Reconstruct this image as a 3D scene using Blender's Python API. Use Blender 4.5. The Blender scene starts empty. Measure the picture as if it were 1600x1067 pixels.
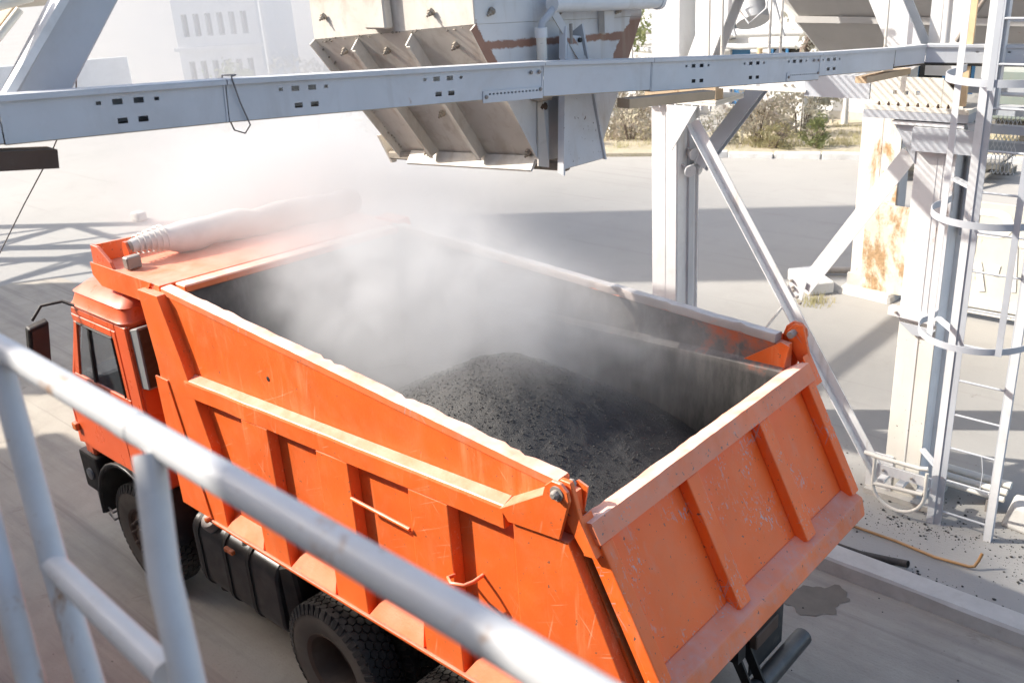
import bpy, bmesh, math, random
import numpy as np
from mathutils import Vector, Matrix, noise
random.seed(7)
rng = np.random.default_rng(7)
S = bpy.context.scene
COL = S.collection
PI = math.pi

# ------------------------------------------------------------------ camera
cam_d = bpy.data.cameras.new('camera')
cam = bpy.data.objects.new('camera', cam_d)
COL.objects.link(cam)
S.camera = cam
Rv = Vector((-0.74355554, -0.66589319, -0.06092143))
Uv = Vector((0.21305317, -0.32228606, 0.9223557))
Fv = Vector((0.63382451, -0.67284319, -0.38150824))
M = Matrix((Rv, Uv, -Fv)).transposed().to_4x4()
M.translation = Vector((-2.58325801, 4.2889798, 5.38453671))
cam.matrix_world = M
cam_d.sensor_width = 36.0
cam_d.lens = 1484.84 / 1600 * 36.0
cam_d.clip_start = 0.05
cam_d.clip_end = 600.0
cam_d.dof.use_dof = True
cam_d.dof.focus_distance = 6.2
cam_d.dof.aperture_fstop = 3.4
cam_d.dof.aperture_blades = 7

# ------------------------------------------------------------------ world, sun, exposure
SUN = Vector((1.1, 0.74, 1.0)).normalized()
elev = math.asin(SUN.z)
world = bpy.data.worlds.new('World')
S.world = world
world.use_nodes = True
wn = world.node_tree
sky = wn.nodes.new('ShaderNodeTexSky')
sky.sky_type = 'NISHITA'
sky.sun_disc = False
sky.sun_elevation = elev
sky.sun_rotation = math.atan2(SUN.x, SUN.y)
sky.dust_density = 3.0
sky.air_density = 1.0
bg = wn.nodes['Background']
wn.links.new(sky.outputs[0], bg.inputs[0])
bg.inputs[1].default_value = 0.145
sun_d = bpy.data.lights.new('sun', 'SUN')
sun_d.energy = 4.0
sun_d.angle = math.radians(0.53)
sun_d.color = (1.0, 0.945, 0.86)
sun = bpy.data.objects.new('sun', sun_d)
COL.objects.link(sun)
sun.rotation_euler = SUN.to_track_quat('Z', 'Y').to_euler()
S.view_settings.view_transform = 'Standard'
S.view_settings.look = 'None'
S.view_settings.gamma = 1.0
S.view_settings.use_curve_mapping = False
S.view_settings.exposure = 0.98
S.render.engine = 'CYCLES'
cy = S.cycles
cy.use_denoising = True
cy.max_bounces = 8
cy.diffuse_bounces = 4
cy.glossy_bounces = 3
cy.transmission_bounces = 4
cy.transparent_max_bounces = 12
cy.volume_bounces = 2
cy.volume_step_rate = 1.0
cy.volume_max_steps = 96
cy.sample_clamp_indirect = 6.0
cy.caustics_reflective = False
cy.caustics_refractive = False

# ------------------------------------------------------------------ mesh helpers
WLOC = {}
class MB:
    def __init__(s): s.v = []; s.f = []
    def add(s, vs, fs):
        o = len(s.v); s.v += [tuple(p) for p in vs]; s.f += [tuple(i + o for i in f) for f in fs]; return s
    def box(s, x0, x1, y0, y1, z0, z1):
        return s.add([(x0,y0,z0),(x1,y0,z0),(x1,y1,z0),(x0,y1,z0),(x0,y0,z1),(x1,y0,z1),(x1,y1,z1),(x0,y1,z1)],
                     [(3,2,1,0),(4,5,6,7),(0,1,5,4),(1,2,6,5),(2,3,7,6),(3,0,4,7)])
    def beam(s, p, q, w, h, up=(0,0,1)):
        p = Vector(p); q = Vector(q); d = (q-p).normalized(); u = Vector(up)
        a = d.cross(u).normalized(); b = a.cross(d).normalized()
        a *= w/2; b *= h/2
        vs = [c + sa*a + sb*b for c in (p, q) for sa, sb in ((-1,-1),(1,-1),(1,1),(-1,1))]
        return s.add(vs, [(3,2,1,0),(4,5,6,7),(0,1,5,4),(1,2,6,5),(2,3,7,6),(3,0,4,7)])
    def angle(s, p, q, w, t, up=(0,0,1), flip=1):
        """L profile: one leg across, one leg along up"""
        p = Vector(p); q = Vector(q); d = (q-p).normalized(); u = Vector(up)
        a = d.cross(u).normalized()*flip; b = a.cross(d).normalized()*flip
        prof = [(0,0),(w,0),(w,t),(t,t),(t,w),(0,w)]
        vs = [c + a*x + b*y for c in (p, q) for x, y in prof]
        n = 6
        return s.add(vs, [tuple(range(n)), tuple(range(2*n-1, n-1, -1))] + [(i, (i+1)%n, (i+1)%n+n, i+n) for i in range(n)])
    def hbeam(s, p, q, w, h, t, up=(0,0,1)):
        p = Vector(p); q = Vector(q); d = (q-p).normalized(); u = Vector(up)
        a = d.cross(u).normalized(); b = a.cross(d).normalized()
        for c in (-1, 1):
            s.beam(p + b*c*(h/2-t/2), q + b*c*(h/2-t/2), w, t, up)
        return s.beam(p, q, t, h-2*t-0.002, up)
    def prism(s, pts, vec):
        n = len(pts); vec = Vector(vec)
        vs = [Vector(p) for p in pts] + [Vector(p) + vec for p in pts]
        return s.add(vs, [tuple(range(n-1, -1, -1)), tuple(range(n, 2*n))] + [(i, (i+1)%n, (i+1)%n+n, i+n) for i in range(n)])
    def loft(s, a, b):
        n = len(a)
        return s.add(list(a)+list(b), [tuple(range(n-1,-1,-1)), tuple(range(n,2*n))] + [(i,(i+1)%n,(i+1)%n+n,i+n) for i in range(n)])
    def tube(s, pts, r, n=10, cap=True):
        pts = [Vector(p) for p in pts]; rings = []
        ref = None
        for i, p in enumerate(pts):
            d = (pts[min(i+1, len(pts)-1)] - pts[max(i-1, 0)]).normalized()
            if ref is None:
                ref = Vector((0,0,1)) if abs(d.z) < .9 else Vector((1,0,0))
            a = d.cross(ref).normalized(); b = a.cross(d).normalized(); ref = b
            rr = r[i] if isinstance(r, (list, tuple)) else r
            rings.append([p + a*rr*math.cos(2*PI*k/n) + b*rr*math.sin(2*PI*k/n) for k in range(n)])
        vs = [q for R_ in rings for q in R_]
        fs = [(i*n+k, i*n+(k+1)%n, (i+1)*n+(k+1)%n, (i+1)*n+k) for i in range(len(pts)-1) for k in range(n)]
        if cap:
            fs += [tuple(range(n-1,-1,-1)), tuple(range((len(pts)-1)*n, len(pts)*n))]
        return s.add(vs, fs)
    def lathe(s, prof, o, ax, n=32, close=False):
        o = Vector(o); ax = Vector(ax).normalized()
        u = ax.orthogonal().normalized(); w = ax.cross(u)
        m = len(prof)
        vs = [o + ax*h + (u*math.cos(2*PI*k/n) + w*math.sin(2*PI*k/n))*r for r, h in prof for k in range(n)]
        fs = [(i*n+k, i*n+(k+1)%n, ((i+1)%m)*n+(k+1)%n, ((i+1)%m)*n+k) for i in range(m if close else m-1) for k in range(n)]
        return s.add(vs, fs)
    def ico(s, c, r, sq=(1,1,1), jit=0.0):
        t = (1+5**.5)/2
        b = [(-1,t,0),(1,t,0),(-1,-t,0),(1,-t,0),(0,-1,t),(0,1,t),(0,-1,-t),(0,1,-t),(t,0,-1),(t,0,1),(-t,0,-1),(-t,0,1)]
        k = r/math.sqrt(1+t*t)
        vs = [(c[0]+x*k*sq[0]*(1+random.uniform(-jit,jit)), c[1]+y*k*sq[1]*(1+random.uniform(-jit,jit)), c[2]+z*k*sq[2]*(1+random.uniform(-jit,jit))) for x,y,z in b]
        return s.add(vs, [(0,11,5),(0,5,1),(0,1,7),(0,7,10),(0,10,11),(1,5,9),(5,11,4),(11,10,2),(10,7,6),(7,1,8),(3,9,4),(3,4,2),(3,2,6),(3,6,8),(3,8,9),(4,9,5),(2,4,11),(6,2,10),(8,6,7),(9,8,1)])
    def build(s, name, m, parent=None, bevel=0.0, smooth=None, base=None, seg=1):
        me = bpy.data.meshes.new(name)
        A = np.array(s.v, float)
        lo, hi = A.min(0), A.max(0)
        if base is None:
            base = ((lo[0]+hi[0])/2, (lo[1]+hi[1])/2, lo[2] if parent is None else (lo[2]+hi[2])/2)
        A = A - np.array(base)
        me.from_pydata(A.tolist(), [], s.f)
        bm = bmesh.new(); bm.from_mesh(me)
        bmesh.ops.recalc_face_normals(bm, faces=bm.faces)
        bm.to_mesh(me); bm.free()
        if smooth is not None:
            me.polygons.foreach_set('use_smooth', [True]*len(me.polygons))
            me.set_sharp_from_angle(angle=math.radians(smooth))
        if m: me.materials.append(m)
        o = bpy.data.objects.new(name, me)
        COL.objects.link(o)
        place(o, base, parent)
        if bevel:
            bv = o.modifiers.new('bevel', 'BEVEL'); bv.width = bevel; bv.segments = seg; bv.limit_method = 'ANGLE'; bv.angle_limit = math.radians(40)
        return o
def place(o, wloc, parent=None):
    w = Vector(wloc)
    WLOC[o.name] = w
    if parent is not None:
        o.parent = parent
        o.location = w - WLOC[parent.name]
    else:
        o.location = w
    return o
def thing(name, loc, label, cat, group=None):
    o = bpy.data.objects.new(name, None); COL.objects.link(o)
    o.empty_display_size = .2
    place(o, loc)
    return tag(o, label, cat, group)
def tag(o, label=None, cat=None, group=None, kind=None):
    if label: o['label'] = label
    if cat: o['category'] = cat
    if group: o['group'] = group
    if kind: o['kind'] = kind
    return o
def again(o, wloc, parent):
    """copy of one part (mesh shared) at another place"""
    c = o.copy(); COL.objects.link(c)
    return place(c, wloc, parent)
def copy_tree(o, delta, parent=None):
    c = o.copy(); COL.objects.link(c)
    place(c, WLOC[o.name] + Vector(delta), parent)
    for ch in [x for x in bpy.data.objects if x.parent == o]:
        copy_tree(ch, delta, c)
    return c
def grid_holes(mb, o, U, V, N, us, vs, holes, th):
    """a plate with real through holes, o + u*U + v*V, thickness th along N; holes = [(u0,u1,v0,v1)]"""
    o = Vector(o); U = Vector(U); V = Vector(V); N = Vector(N)
    uc = sorted(set([round(x,5) for x in list(us)+[h[0] for h in holes]+[h[1] for h in holes]]))
    vc = sorted(set([round(x,5) for x in list(vs)+[h[2] for h in holes]+[h[3] for h in holes]]))
    def solid(i, j):
        if i < 0 or j < 0 or i >= len(uc)-1 or j >= len(vc)-1: return False
        cu = (uc[i]+uc[i+1])/2; cv = (vc[j]+vc[j+1])/2
        return not any(h[0] < cu < h[1] and h[2] < cv < h[3] for h in holes)
    idx = {}; vs_ = []; fs = []
    def vid(i, j, k):
        if (i,j,k) not in idx:
            idx[(i,j,k)] = len(vs_); vs_.append(o + U*uc[i] + V*vc[j] + N*(th*k))
        return idx[(i,j,k)]
    for i in range(len(uc)-1):
        for j in range(len(vc)-1):
            if not solid(i, j): continue
            for k in (0, 1):
                q = (vid(i,j,k), vid(i+1,j,k), vid(i+1,j+1,k), vid(i,j+1,k)); fs.append(q if k else q[::-1])
            for di, dj, e in ((-1,0,((i,j),(i,j+1))),(1,0,((i+1,j),(i+1,j+1))),(0,-1,((i,j),(i+1,j))),(0,1,((i,j+1),(i+1,j+1)))):
                if not solid(i+di, j+dj):
                    (a,b),(c,d) = e
                    fs.append((vid(a,b,0), vid(c,d,0), vid(c,d,1), vid(a,b,1)))
    return mb.add(vs_, fs)

# ------------------------------------------------------------------ materials
class NT:
    def __init__(s, name):
        s.m = bpy.data.materials.new(name); s.m.use_nodes = True
        s.t = s.m.node_tree; s.b = s.t.nodes['Principled BSDF']
        s.pos = s.t.nodes.new('ShaderNodeNewGeometry')
    def n(s, ty, **k):
        x = s.t.nodes.new(ty)
        for a, b in k.items(): setattr(x, a, b)
        return x
    def l(s, a, b): s.t.links.new(a, b)
    def noise(s, scale, detail=4, rough=.55, vec=None, stretch=None, dist=0):
        n = s.n('ShaderNodeTexNoise'); n.inputs['Scale'].default_value = scale; n.inputs['Detail'].default_value = detail
        n.inputs['Roughness'].default_value = rough; n.inputs['Distortion'].default_value = dist
        src = vec or s.pos.outputs['Position']
        if stretch:
            mp = s.n('ShaderNodeMapping'); mp.inputs['Scale'].default_value = stretch; s.l(src, mp.inputs[0]); src = mp.outputs[0]
        s.l(src, n.inputs['Vector']); return n.outputs['Fac']
    def ramp(s, v, a, b, ca=0.0, cb=1.0):
        r = s.n('ShaderNodeMapRange'); r.inputs[1].default_value = a; r.inputs[2].default_value = b
        r.inputs[3].default_value = ca; r.inputs[4].default_value = cb; r.clamp = True; s.l(v, r.inputs[0]); return r.outputs[0]
    def math(s, op, a, b=None):
        m = s.n('ShaderNodeMath', operation=op)
        for i, x in enumerate((a, b)):
            if x is None: continue
            if isinstance(x, (int, float)): m.inputs[i].default_value = x
            else: s.l(x, m.inputs[i])
        return m.outputs[0]
    def mix(s, f, a, b):
        m = s.n('ShaderNodeMix', data_type='RGBA')
        for i, x in ((0, f), (6, a), (7, b)):
            if isinstance(x, (int, float)): m.inputs[i].default_value = x
            elif isinstance(x, tuple): m.inputs[i].default_value = (*x, 1)
            else: s.l(x, m.inputs[i])
        return m.outputs[2]
    def sep(s, v):
        x = s.n('ShaderNodeSeparateXYZ'); s.l(v, x.inputs[0]); return x.outputs
    def bump(s, h, strength=.3, dist=.01):
        b = s.n('ShaderNodeBump'); b.inputs['Strength'].default_value = strength; b.inputs['Distance'].default_value = dist
        s.l(h, b.inputs['Height']); s.l(b.outputs[0], s.b.inputs['Normal'])
    def done(s, col, rough=.6, metal=0.0, spec=None):
        for k, x in (('Base Color', col), ('Roughness', rough), ('Metallic', metal)):
            if isinstance(x, tuple): s.b.inputs[k].default_value = (*x, 1)
            elif isinstance(x, (int, float)): s.b.inputs[k].default_value = x
            else: s.l(x, s.b.inputs[k])
        if spec is not None: s.b.inputs['Specular IOR Level'].default_value = spec
        return s.m
def paint(name, base, var=.12, dirt=(.30,.25,.20), dirt_amt=.35, rust=None, rust_amt=0.0, dust=(.62,.56,.50), dust_amt=.35,
          rough=.45, streak=.0, streak_col=(.40,.38,.36), scale=1.0, chips=0.0, chip_col=(.12,.09,.075), scr=0.0, scr_col=(.55,.42,.36), dent=0.0, scr_lo=.655, rust_st=(1,1,.45)):
    t = NT(name)
    big = t.noise(1.7*scale, 5); fine = t.noise(23*scale, 4, .65)
    dark = tuple(c*(1-var) for c in base); lite = tuple(min(1, c*(1+var)) for c in base)
    c = t.mix(t.ramp(big, .35, .65), dark, lite)
    d = t.math('MULTIPLY', t.ramp(t.noise(3.1*scale, 8, .7, dist=.6), .47, .75), t.ramp(fine, .3, .7, .35, 1))
    c = t.mix(t.math('MULTIPLY', d, dirt_amt), c, dirt)
    if streak:
        sv = t.ramp(t.noise(9*scale, 5, .6, stretch=(1,1,.09)), .56, .70)
        sv = t.math('MULTIPLY', sv, t.ramp(t.noise(1.3*scale, 3), .40, .62))
        c = t.mix(t.math('MULTIPLY', sv, streak), c, streak_col)
    if rust_amt:
        r = t.ramp(t.noise(2.3*scale, 9, .72, dist=.4, stretch=rust_st), .66-.2*rust_amt, .74-.2*rust_amt)
        rc = t.mix(t.ramp(fine, .3, .7), rust, tuple(x*.5 for x in rust))
        c = t.mix(r, c, rc)
    if chips:
        ch = t.ramp(t.noise(34*scale, 3, .6, dist=.3), .745-.06*chips, .76-.06*chips)
        c = t.mix(ch, c, chip_col)
    if scr:
        for ang, st in (((.0,.25,.0),(46,46,1.6)),((.0,1.1,.3),(60,60,2.2)),((.0,-.7,.1),(70,70,3.0))):
            mp = t.n('ShaderNodeMapping'); mp.inputs['Rotation'].default_value = ang; t.l(t.pos.outputs['Position'], mp.inputs[0])
            sn = t.noise(1.0, 2, .5, vec=mp.outputs[0], stretch=st)
            sm = t.math('MULTIPLY', t.ramp(sn, scr_lo, scr_lo+.045), t.ramp(t.noise(2.7*scale, 4, .6, dist=.5), .50, .62))
            c = t.mix(t.math('MULTIPLY', sm, scr), c, scr_col)
    nz = t.sep(t.pos.outputs['Normal'])[2]
    du = t.math('MULTIPLY', t.ramp(nz, .35, .95), t.ramp(t.noise(6*scale, 6, .65), .25, .65, .35, 1))
    c = t.mix(t.math('MULTIPLY', du, dust_amt), c, dust)
    hgt = t.noise(60*scale, 3)
    if dent: hgt = t.math('ADD', t.math('MULTIPLY', hgt, .05), t.math('MULTIPLY', t.noise(1.9, 2, .4), dent))
    t.bump(hgt, .5 if dent else .08, .05 if dent else .004)
    rr = t.ramp(t.noise(5*scale, 4, .55), .3, .7, rough-.06, rough+.12)
    return t.done(c, rr)
ORANGE = (.81, .138, .022)
m_orange = paint('orange_paint', ORANGE, .10, (.62,.24,.11), .45, dust=(.82,.52,.41), dust_amt=.65, rough=.38, streak=.5, streak_col=(.84,.36,.17), chips=.9, chip_col=(.25,.10,.06), scr=.28, scr_col=(.88,.55,.36), dent=1.0)
m_gate = paint('scratched_orange_paint', (.96,.158,.022), .07, (.70,.23,.11), .45, dust=(.84,.30,.15), dust_amt=.15, rough=.42, streak=.3, streak_col=(.62,.36,.28), scr=.85, scr_col=(.50,.40,.39), dent=1.2, scr_lo=.625, chips=1.0)
m_worn = paint('worn_orange_edge', (.82,.18,.05), .15, (.55,.32,.24), .6, dust=(.86,.66,.56), dust_amt=.9, scr=.8, scr_col=(.35,.32,.32), rough=.55, chips=1.2)
m_rimgrey = paint('dusty_grey_edge', (.40,.34,.31), .15, (.30,.26,.24), .6, dust=(.74,.70,.67), dust_amt=.95, rough=.6, scr=.6, scr_col=(.6,.3,.2))
m_cab = paint('cab_orange_paint', (.70,.115,.035), .05, (.50,.16,.08), .08, dust=(.66,.36,.30), dust_amt=.45, rough=.30, streak=.2, streak_col=(.6,.3,.2))
def inner_mat():
    t = NT('dusty_body_lining')
    x, y, z = t.sep(t.pos.outputs['Position'])[:3]
    n1 = t.noise(4, 7, .7); n2 = t.noise(16, 5, .6, stretch=(1,1,.25))
    c = t.mix(t.ramp(n1, .35, .65), (.11,.098,.092), (.19,.17,.155))
    c = t.mix(t.math('MULTIPLY', t.ramp(n2, .52, .66), .6), c, (.22,.20,.19))
    near = t.math('ADD', t.math('MULTIPLY', t.ramp(x, .15, 1.3, .26, 0), t.ramp(z, 2.62, 2.75)), n1)
    c = t.mix(t.ramp(near, .62, .80), c, (.46,.10,.035))
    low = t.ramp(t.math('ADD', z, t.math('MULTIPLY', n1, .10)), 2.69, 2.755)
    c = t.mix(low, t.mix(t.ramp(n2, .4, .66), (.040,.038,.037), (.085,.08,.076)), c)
    t.bump(n2, .15, .006)
    return t.done(c, .75)
m_inner = inner_mat()
m_white = paint('grey_white_paint', (.72,.725,.725), .05, (.36,.33,.29), .4, (.34,.15,.05), .12, dust=(.66,.63,.58), dust_amt=.4, rough=.5, streak=.5, streak_col=(.42,.36,.29))
m_blue = paint('blue_grey_paint', (.46,.485,.52), .05, (.33,.32,.31), .35, (.34,.15,.06), .08, dust=(.60,.58,.55), dust_amt=.5, rough=.5, streak=.3, streak_col=(.40,.36,.30))
m_cream = paint('cream_paint', (.74,.71,.635), .05, (.50,.45,.36), .3, (.40,.20,.07), .12, dust=(.66,.62,.55), dust_amt=.4, rough=.6, streak=.6, streak_col=(.44,.38,.28), chips=.8)
m_rust = paint('rusty_white_paint', (.80,.765,.70), .04, (.66,.50,.32), .5, (.60,.36,.17), .50, dust=(.7,.64,.55), dust_amt=.3, rough=.7, streak=.6, streak_col=(.55,.30,.12))
m_panel = paint('rust_stained_sheet', (.74,.66,.54), .06, (.62,.46,.30), .6, (.56,.36,.19), .80, dust_amt=.2, rough=.7, streak=.6, streak_col=(.60,.40,.22), scale=.8)
m_letter = paint('white_letter_paint', (.84,.82,.78), .03, (.7,.6,.45), .3, dust_amt=.1)
m_board = paint('peeling_yellow_board', (.66,.635,.55), .06, (.58,.52,.40), .5, (.58,.40,.22), .38, dust=(.64,.6,.5), dust_amt=.3, rough=.8)
m_tray = paint('tray_paint', (.58,.605,.635), .06, (.34,.31,.28), .35, (.36,.16,.06), .1, dust=(.58,.56,.53), dust_amt=.55, rough=.45, streak=.25, streak_col=(.34,.32,.30))
m_tan = paint('tan_underside_paint', (.50,.38,.25), .1, (.30,.22,.15), .5, (.25,.12,.05), .3, rough=.7)
m_rail = paint('railing_paint', (.56,.56,.56), .06, (.40,.36,.32), .4, (.45,.24,.11), .42, dust=(.66,.64,.62), dust_amt=.15, rough=.38, scale=2.5, chips=.6, chip_col=(.25,.16,.10))
m_yellow = paint('yellow_post_paint', (.66,.50,.30), .1, (.35,.22,.10), .6, (.33,.15,.05), .4, rough=.6)
m_tank = paint('black_tank_paint', (.022,.022,.022), .2, (.12,.105,.09), .7, dust=(.20,.18,.16), dust_amt=.6, rough=.35)
m_black = paint('black_frame', (.018,.017,.016), .3, (.10,.085,.07), .7, dust=(.15,.13,.11), dust_amt=.6, rough=.6)
m_rubber = paint('dusty_rubber', (.028,.027,.026), .2, (.16,.14,.115), .8, dust=(.12,.11,.10), dust_amt=.5, rough=.8)
m_tyreside = paint('dusty_sidewall', (.12,.105,.088), .2, (.17,.145,.12), .8, dust=(.14,.12,.1), dust_amt=.4, rough=.85)
m_rim = paint('muddy_rim', (.09,.055,.038), .25, (.15,.12,.09), .7, dust=(.16,.13,.1), dust_amt=.4, rough=.7)
m_steel = paint('weathered_steel', (.30,.27,.24), .2, (.22,.15,.10), .7, (.24,.11,.05), .4, rough=.5)
m_rustrod = paint('rusty_rod', (.36,.19,.07), .25, (.22,.12,.06), .7, dust=(.5,.42,.33), dust_amt=.3, rough=.7)
m_tarp = paint('white_tarp', (.62,.60,.58), .08, (.4,.37,.34), .5, dust=(.7,.66,.62), dust_amt=.5, rough=.8, scale=2)
m_box = paint('box_grey', (.20,.21,.215), .1, (.3,.28,.26), .4, rough=.5)
m_lens = paint('amber_lens', (.55,.13,.03), .05, (.3,.15,.08), .3, rough=.2)
m_door_blue = paint('blue_door_paint', (.045,.19,.40), .1, (.15,.22,.3), .4, dust_amt=.1, rough=.5)
m_wall = paint('whitewashed_wall', (.72,.72,.72), .05, (.45,.44,.42), .4, dust_amt=.2, rough=.9)
m_pipe = paint('insulated_pipe', (.66,.67,.68), .08, (.4,.4,.4), .5, dust_amt=.2, rough=.5, scale=2)
m_silo = paint('silo_paint', (.40,.39,.375), .05, (.33,.31,.29), .5, (.3,.18,.1), .1, dust_amt=.2, rough=.55)
m_whitewash = paint('whitewashed_trunk', (.74,.73,.70), .06, (.4,.36,.3), .5, dust_amt=.1, rough=.95)
m_bark = paint('bark', (.16,.125,.10), .25, (.08,.06,.05), .6, dust_amt=.1, rough=.95, scale=3)
m_conc = paint('concrete_block', (.54,.52,.48), .1, (.30,.27,.23), .5, dust=(.56,.53,.48), dust_amt=.4, rough=.95, scale=2)
m_board_wood = paint('grey_boards', (.20,.19,.165), .2, (.12,.11,.09), .6, dust=(.3,.28,.25), dust_amt=.3, rough=.9, scale=3)
def beige():
    t = NT('hopper_paint')
    x, y, z = t.sep(t.pos.outputs['Position'])[:3]
    n1 = t.noise(2.2, 6); n2 = t.noise(7, 8, .7, dist=.5)
    c = t.mix(t.ramp(n1, .35, .65), (.56,.52,.46), (.66,.62,.555))
    c = t.mix(t.math('MULTIPLY', t.ramp(n2, .5, .75), .55), c, (.36,.29,.22))
    # bare red primer band where the paint has flaked along the weld seam and down the far corner of the chute side
    nx = t.math('ABSOLUTE', t.sep(t.pos.outputs['Normal'])[0])
    side = t.math('MULTIPLY', t.ramp(nx, .8, .95), t.ramp(x, 1.26, 1.24))
    seam = t.math('ABSOLUTE', t.math('SUBTRACT', z, t.math('ADD', t.math('MULTIPLY', t.math('SUBTRACT', y, .4), .06), 4.90)))
    seam = t.math('SUBTRACT', t.math('ADD', .028, t.math('MULTIPLY', n2, .06)), seam)
    edge = t.math('SUBTRACT', t.math('ADD', t.math('MULTIPLY', n2, .12), -1.03), t.math('ADD', y, t.math('MULTIPLY', t.math('SUBTRACT', 4.85, z), -.95)))
    nearc = t.math('SUBTRACT', t.math('MULTIPLY', n2, .24), t.math('SUBTRACT', .47, t.math('ADD', y, t.math('MULTIPLY', t.math('SUBTRACT', 4.98, z), .65))))
    pale = t.mix(t.ramp(n1, .35, .65), (.55,.55,.55), (.63,.63,.62))
    c = t.mix(side, c, t.mix(t.math('MULTIPLY', t.ramp(n2, .52, .74), .5), pale, (.40,.36,.31)))
    msk = t.math('MAXIMUM', t.math('MAXIMUM', t.ramp(seam, .03, .04), t.math('MULTIPLY', t.math('MULTIPLY', t.ramp(edge, 0, .012), t.ramp(z, 4.95, 4.9)), t.ramp(z, 4.50, 4.56))), t.math('MULTIPLY', t.ramp(nearc, 0.005, .02), t.ramp(z, 4.6, 4.75)))
    c = t.mix(t.math('MULTIPLY', msk, side), c, t.mix(t.ramp(n1, .4, .6), (.24,.125,.085), (.31,.165,.11)))
    st = t.ramp(t.noise(8, 5, .6, stretch=(1,1,.1)), .55, .7)
    c = t.mix(t.math('MULTIPLY', st, .45), c, (.36,.28,.20))
    t.bump(n2, .12, .006)
    return t.done(c, .6)
m_hopper = beige()
m_flap = paint('flap_paint', (.56,.57,.585), .05, (.36,.32,.27), .5, (.33,.17,.08), .15, rough=.5, streak=.5, streak_col=(.38,.32,.25), chips=1)
m_crust = paint('crusted_bitumen', (.34,.30,.25), .3, (.08,.07,.055), .8, dust=(.3,.26,.2), dust_amt=.5, rough=.95, scale=4)
def ground_mat():
    t = NT('dusty_concrete')
    n1 = t.noise(.22, 6, .6); n2 = t.noise(1.4, 8, .68, dist=.4); n3 = t.noise(30, 5, .7); n4 = t.noise(.7, 6, .6, stretch=(.25, 1.6, 1))
    c = t.mix(t.ramp(n1, .3, .7), (.342,.328,.303), (.378,.362,.335))
    c = t.mix(t.math('MULTIPLY', t.ramp(n2, .52, .76), .38), c, (.29,.272,.245))
    c = t.mix(t.math('MULTIPLY', t.ramp(n4, .55, .74), .35), c, (.295,.275,.248))
    c = t.mix(t.math('MULTIPLY', t.ramp(n3, .60, .72), .35), c, (.20,.18,.16))
    sp = t.ramp(t.noise(2.6, 6, .75, dist=1.2), .665, .70)
    c = t.mix(t.math('MULTIPLY', sp, .45), c, (.215,.20,.18))
    trk = t.ramp(t.noise(1.0, 4, .6, stretch=(.12, 3.2, 1), dist=.3), .60, .66)
    c = t.mix(t.math('MULTIPLY', trk, .30), c, (.265,.247,.222))
    t.bump(t.math('ADD', n3, t.math('MULTIPLY', n2, 2.0)), .35, .012)
    return t.done(c, .95)
m_ground = ground_mat()
def road_mat():
    t = NT('truck_lane_concrete')
    n2 = t.noise(1.8, 8, .68, dist=.6); n3 = t.noise(38, 5, .7); n4 = t.noise(1.2, 7, .65, stretch=(.2, 2.2, 1))
    c = t.mix(t.ramp(n2, .32, .68), (.365,.322,.265), (.44,.395,.33))
    c = t.mix(t.math('MULTIPLY', t.ramp(n4, .50, .68), .6), c, (.235,.21,.185))
    c = t.mix(t.math('MULTIPLY', t.ramp(n3, .62, .72), .5), c, (.13,.115,.10))
    oil = t.ramp(t.noise(1.1, 7, .7, dist=.8), .62, .69)
    c = t.mix(t.math('MULTIPLY', oil, .5), c, (.185,.16,.13))
    trk = t.ramp(t.noise(1.0, 5, .65, stretch=(.10, 5.0, 1), dist=.15), .56, .63)
    c = t.mix(t.math('MULTIPLY', trk, .45), c, (.23,.205,.175))
    t.bump(t.math('ADD', n3, t.math('MULTIPLY', n4, 2.0)), .5, .012)
    return t.done(c, .92)
m_road = road_mat()
def wet_mat():
    t = NT('wet_oily_patch')
    n = t.noise(7, 6, .6)
    return t.done(t.mix(t.ramp(n, .35, .65), (.155,.132,.105), (.20,.172,.138)), t.ramp(n, .3, .7, .35, .6))
m_wet = wet_mat()
def asphalt_mat():
    t = NT('hot_asphalt_mix')
    n1 = t.noise(120, 4, .7); n2 = t.noise(5, 5)
    c = t.mix(t.ramp(n1, .35, .7), (.026,.0255,.025), (.080,.077,.073))
    t.bump(n1, .7, .008)
    return t.done(c, t.ramp(n1, .3, .7, .45, .8))
m_asphalt = asphalt_mat()
def soil_mat():
    t = NT('dry_garden_soil')
    n1 = t.noise(1.5, 7, .7); n2 = t.noise(12, 6, .7)
    c = t.mix(t.ramp(n1, .35, .65), (.48,.42,.33), (.42,.38,.26))
    c = t.mix(t.math('MULTIPLY', t.ramp(n2, .5, .7), .6), c, (.30,.26,.17))
    t.bump(n2, .8, .05)
    return t.done(c, 1.0)
m_soil = soil_mat()
def leaf_mat(name, a, b):
    t = NT(name)
    oi = t.noise(3.0, 3)
    c = t.mix(t.ramp(oi, .3, .7), a, b)
    m = t.done(c, .7)
    tr = t.n('ShaderNodeBsdfTranslucent'); t.l(c, tr.inputs[0])
    mx = t.n('ShaderNodeMixShader'); mx.inputs[0].default_value = .4
    t.l(t.b.outputs[0], mx.inputs[1]); t.l(tr.outputs[0], mx.inputs[2])
    out = [x for x in t.t.nodes if x.type == 'OUTPUT_MATERIAL'][0]; t.l(mx.outputs[0], out.inputs['Surface'])
    return m
m_leaf_grey = leaf_mat('dusty_sage_leaves', (.40,.39,.31), (.54,.51,.43))
m_leaf_green = leaf_mat('green_leaves', (.22,.25,.10), (.34,.36,.18))
m_leaf_pink = leaf_mat('dry_pink_leaves', (.50,.42,.36), (.42,.40,.30))
m_leaf_yellow = leaf_mat('dry_yellow_grass', (.48,.42,.26), (.38,.36,.20))
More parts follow.
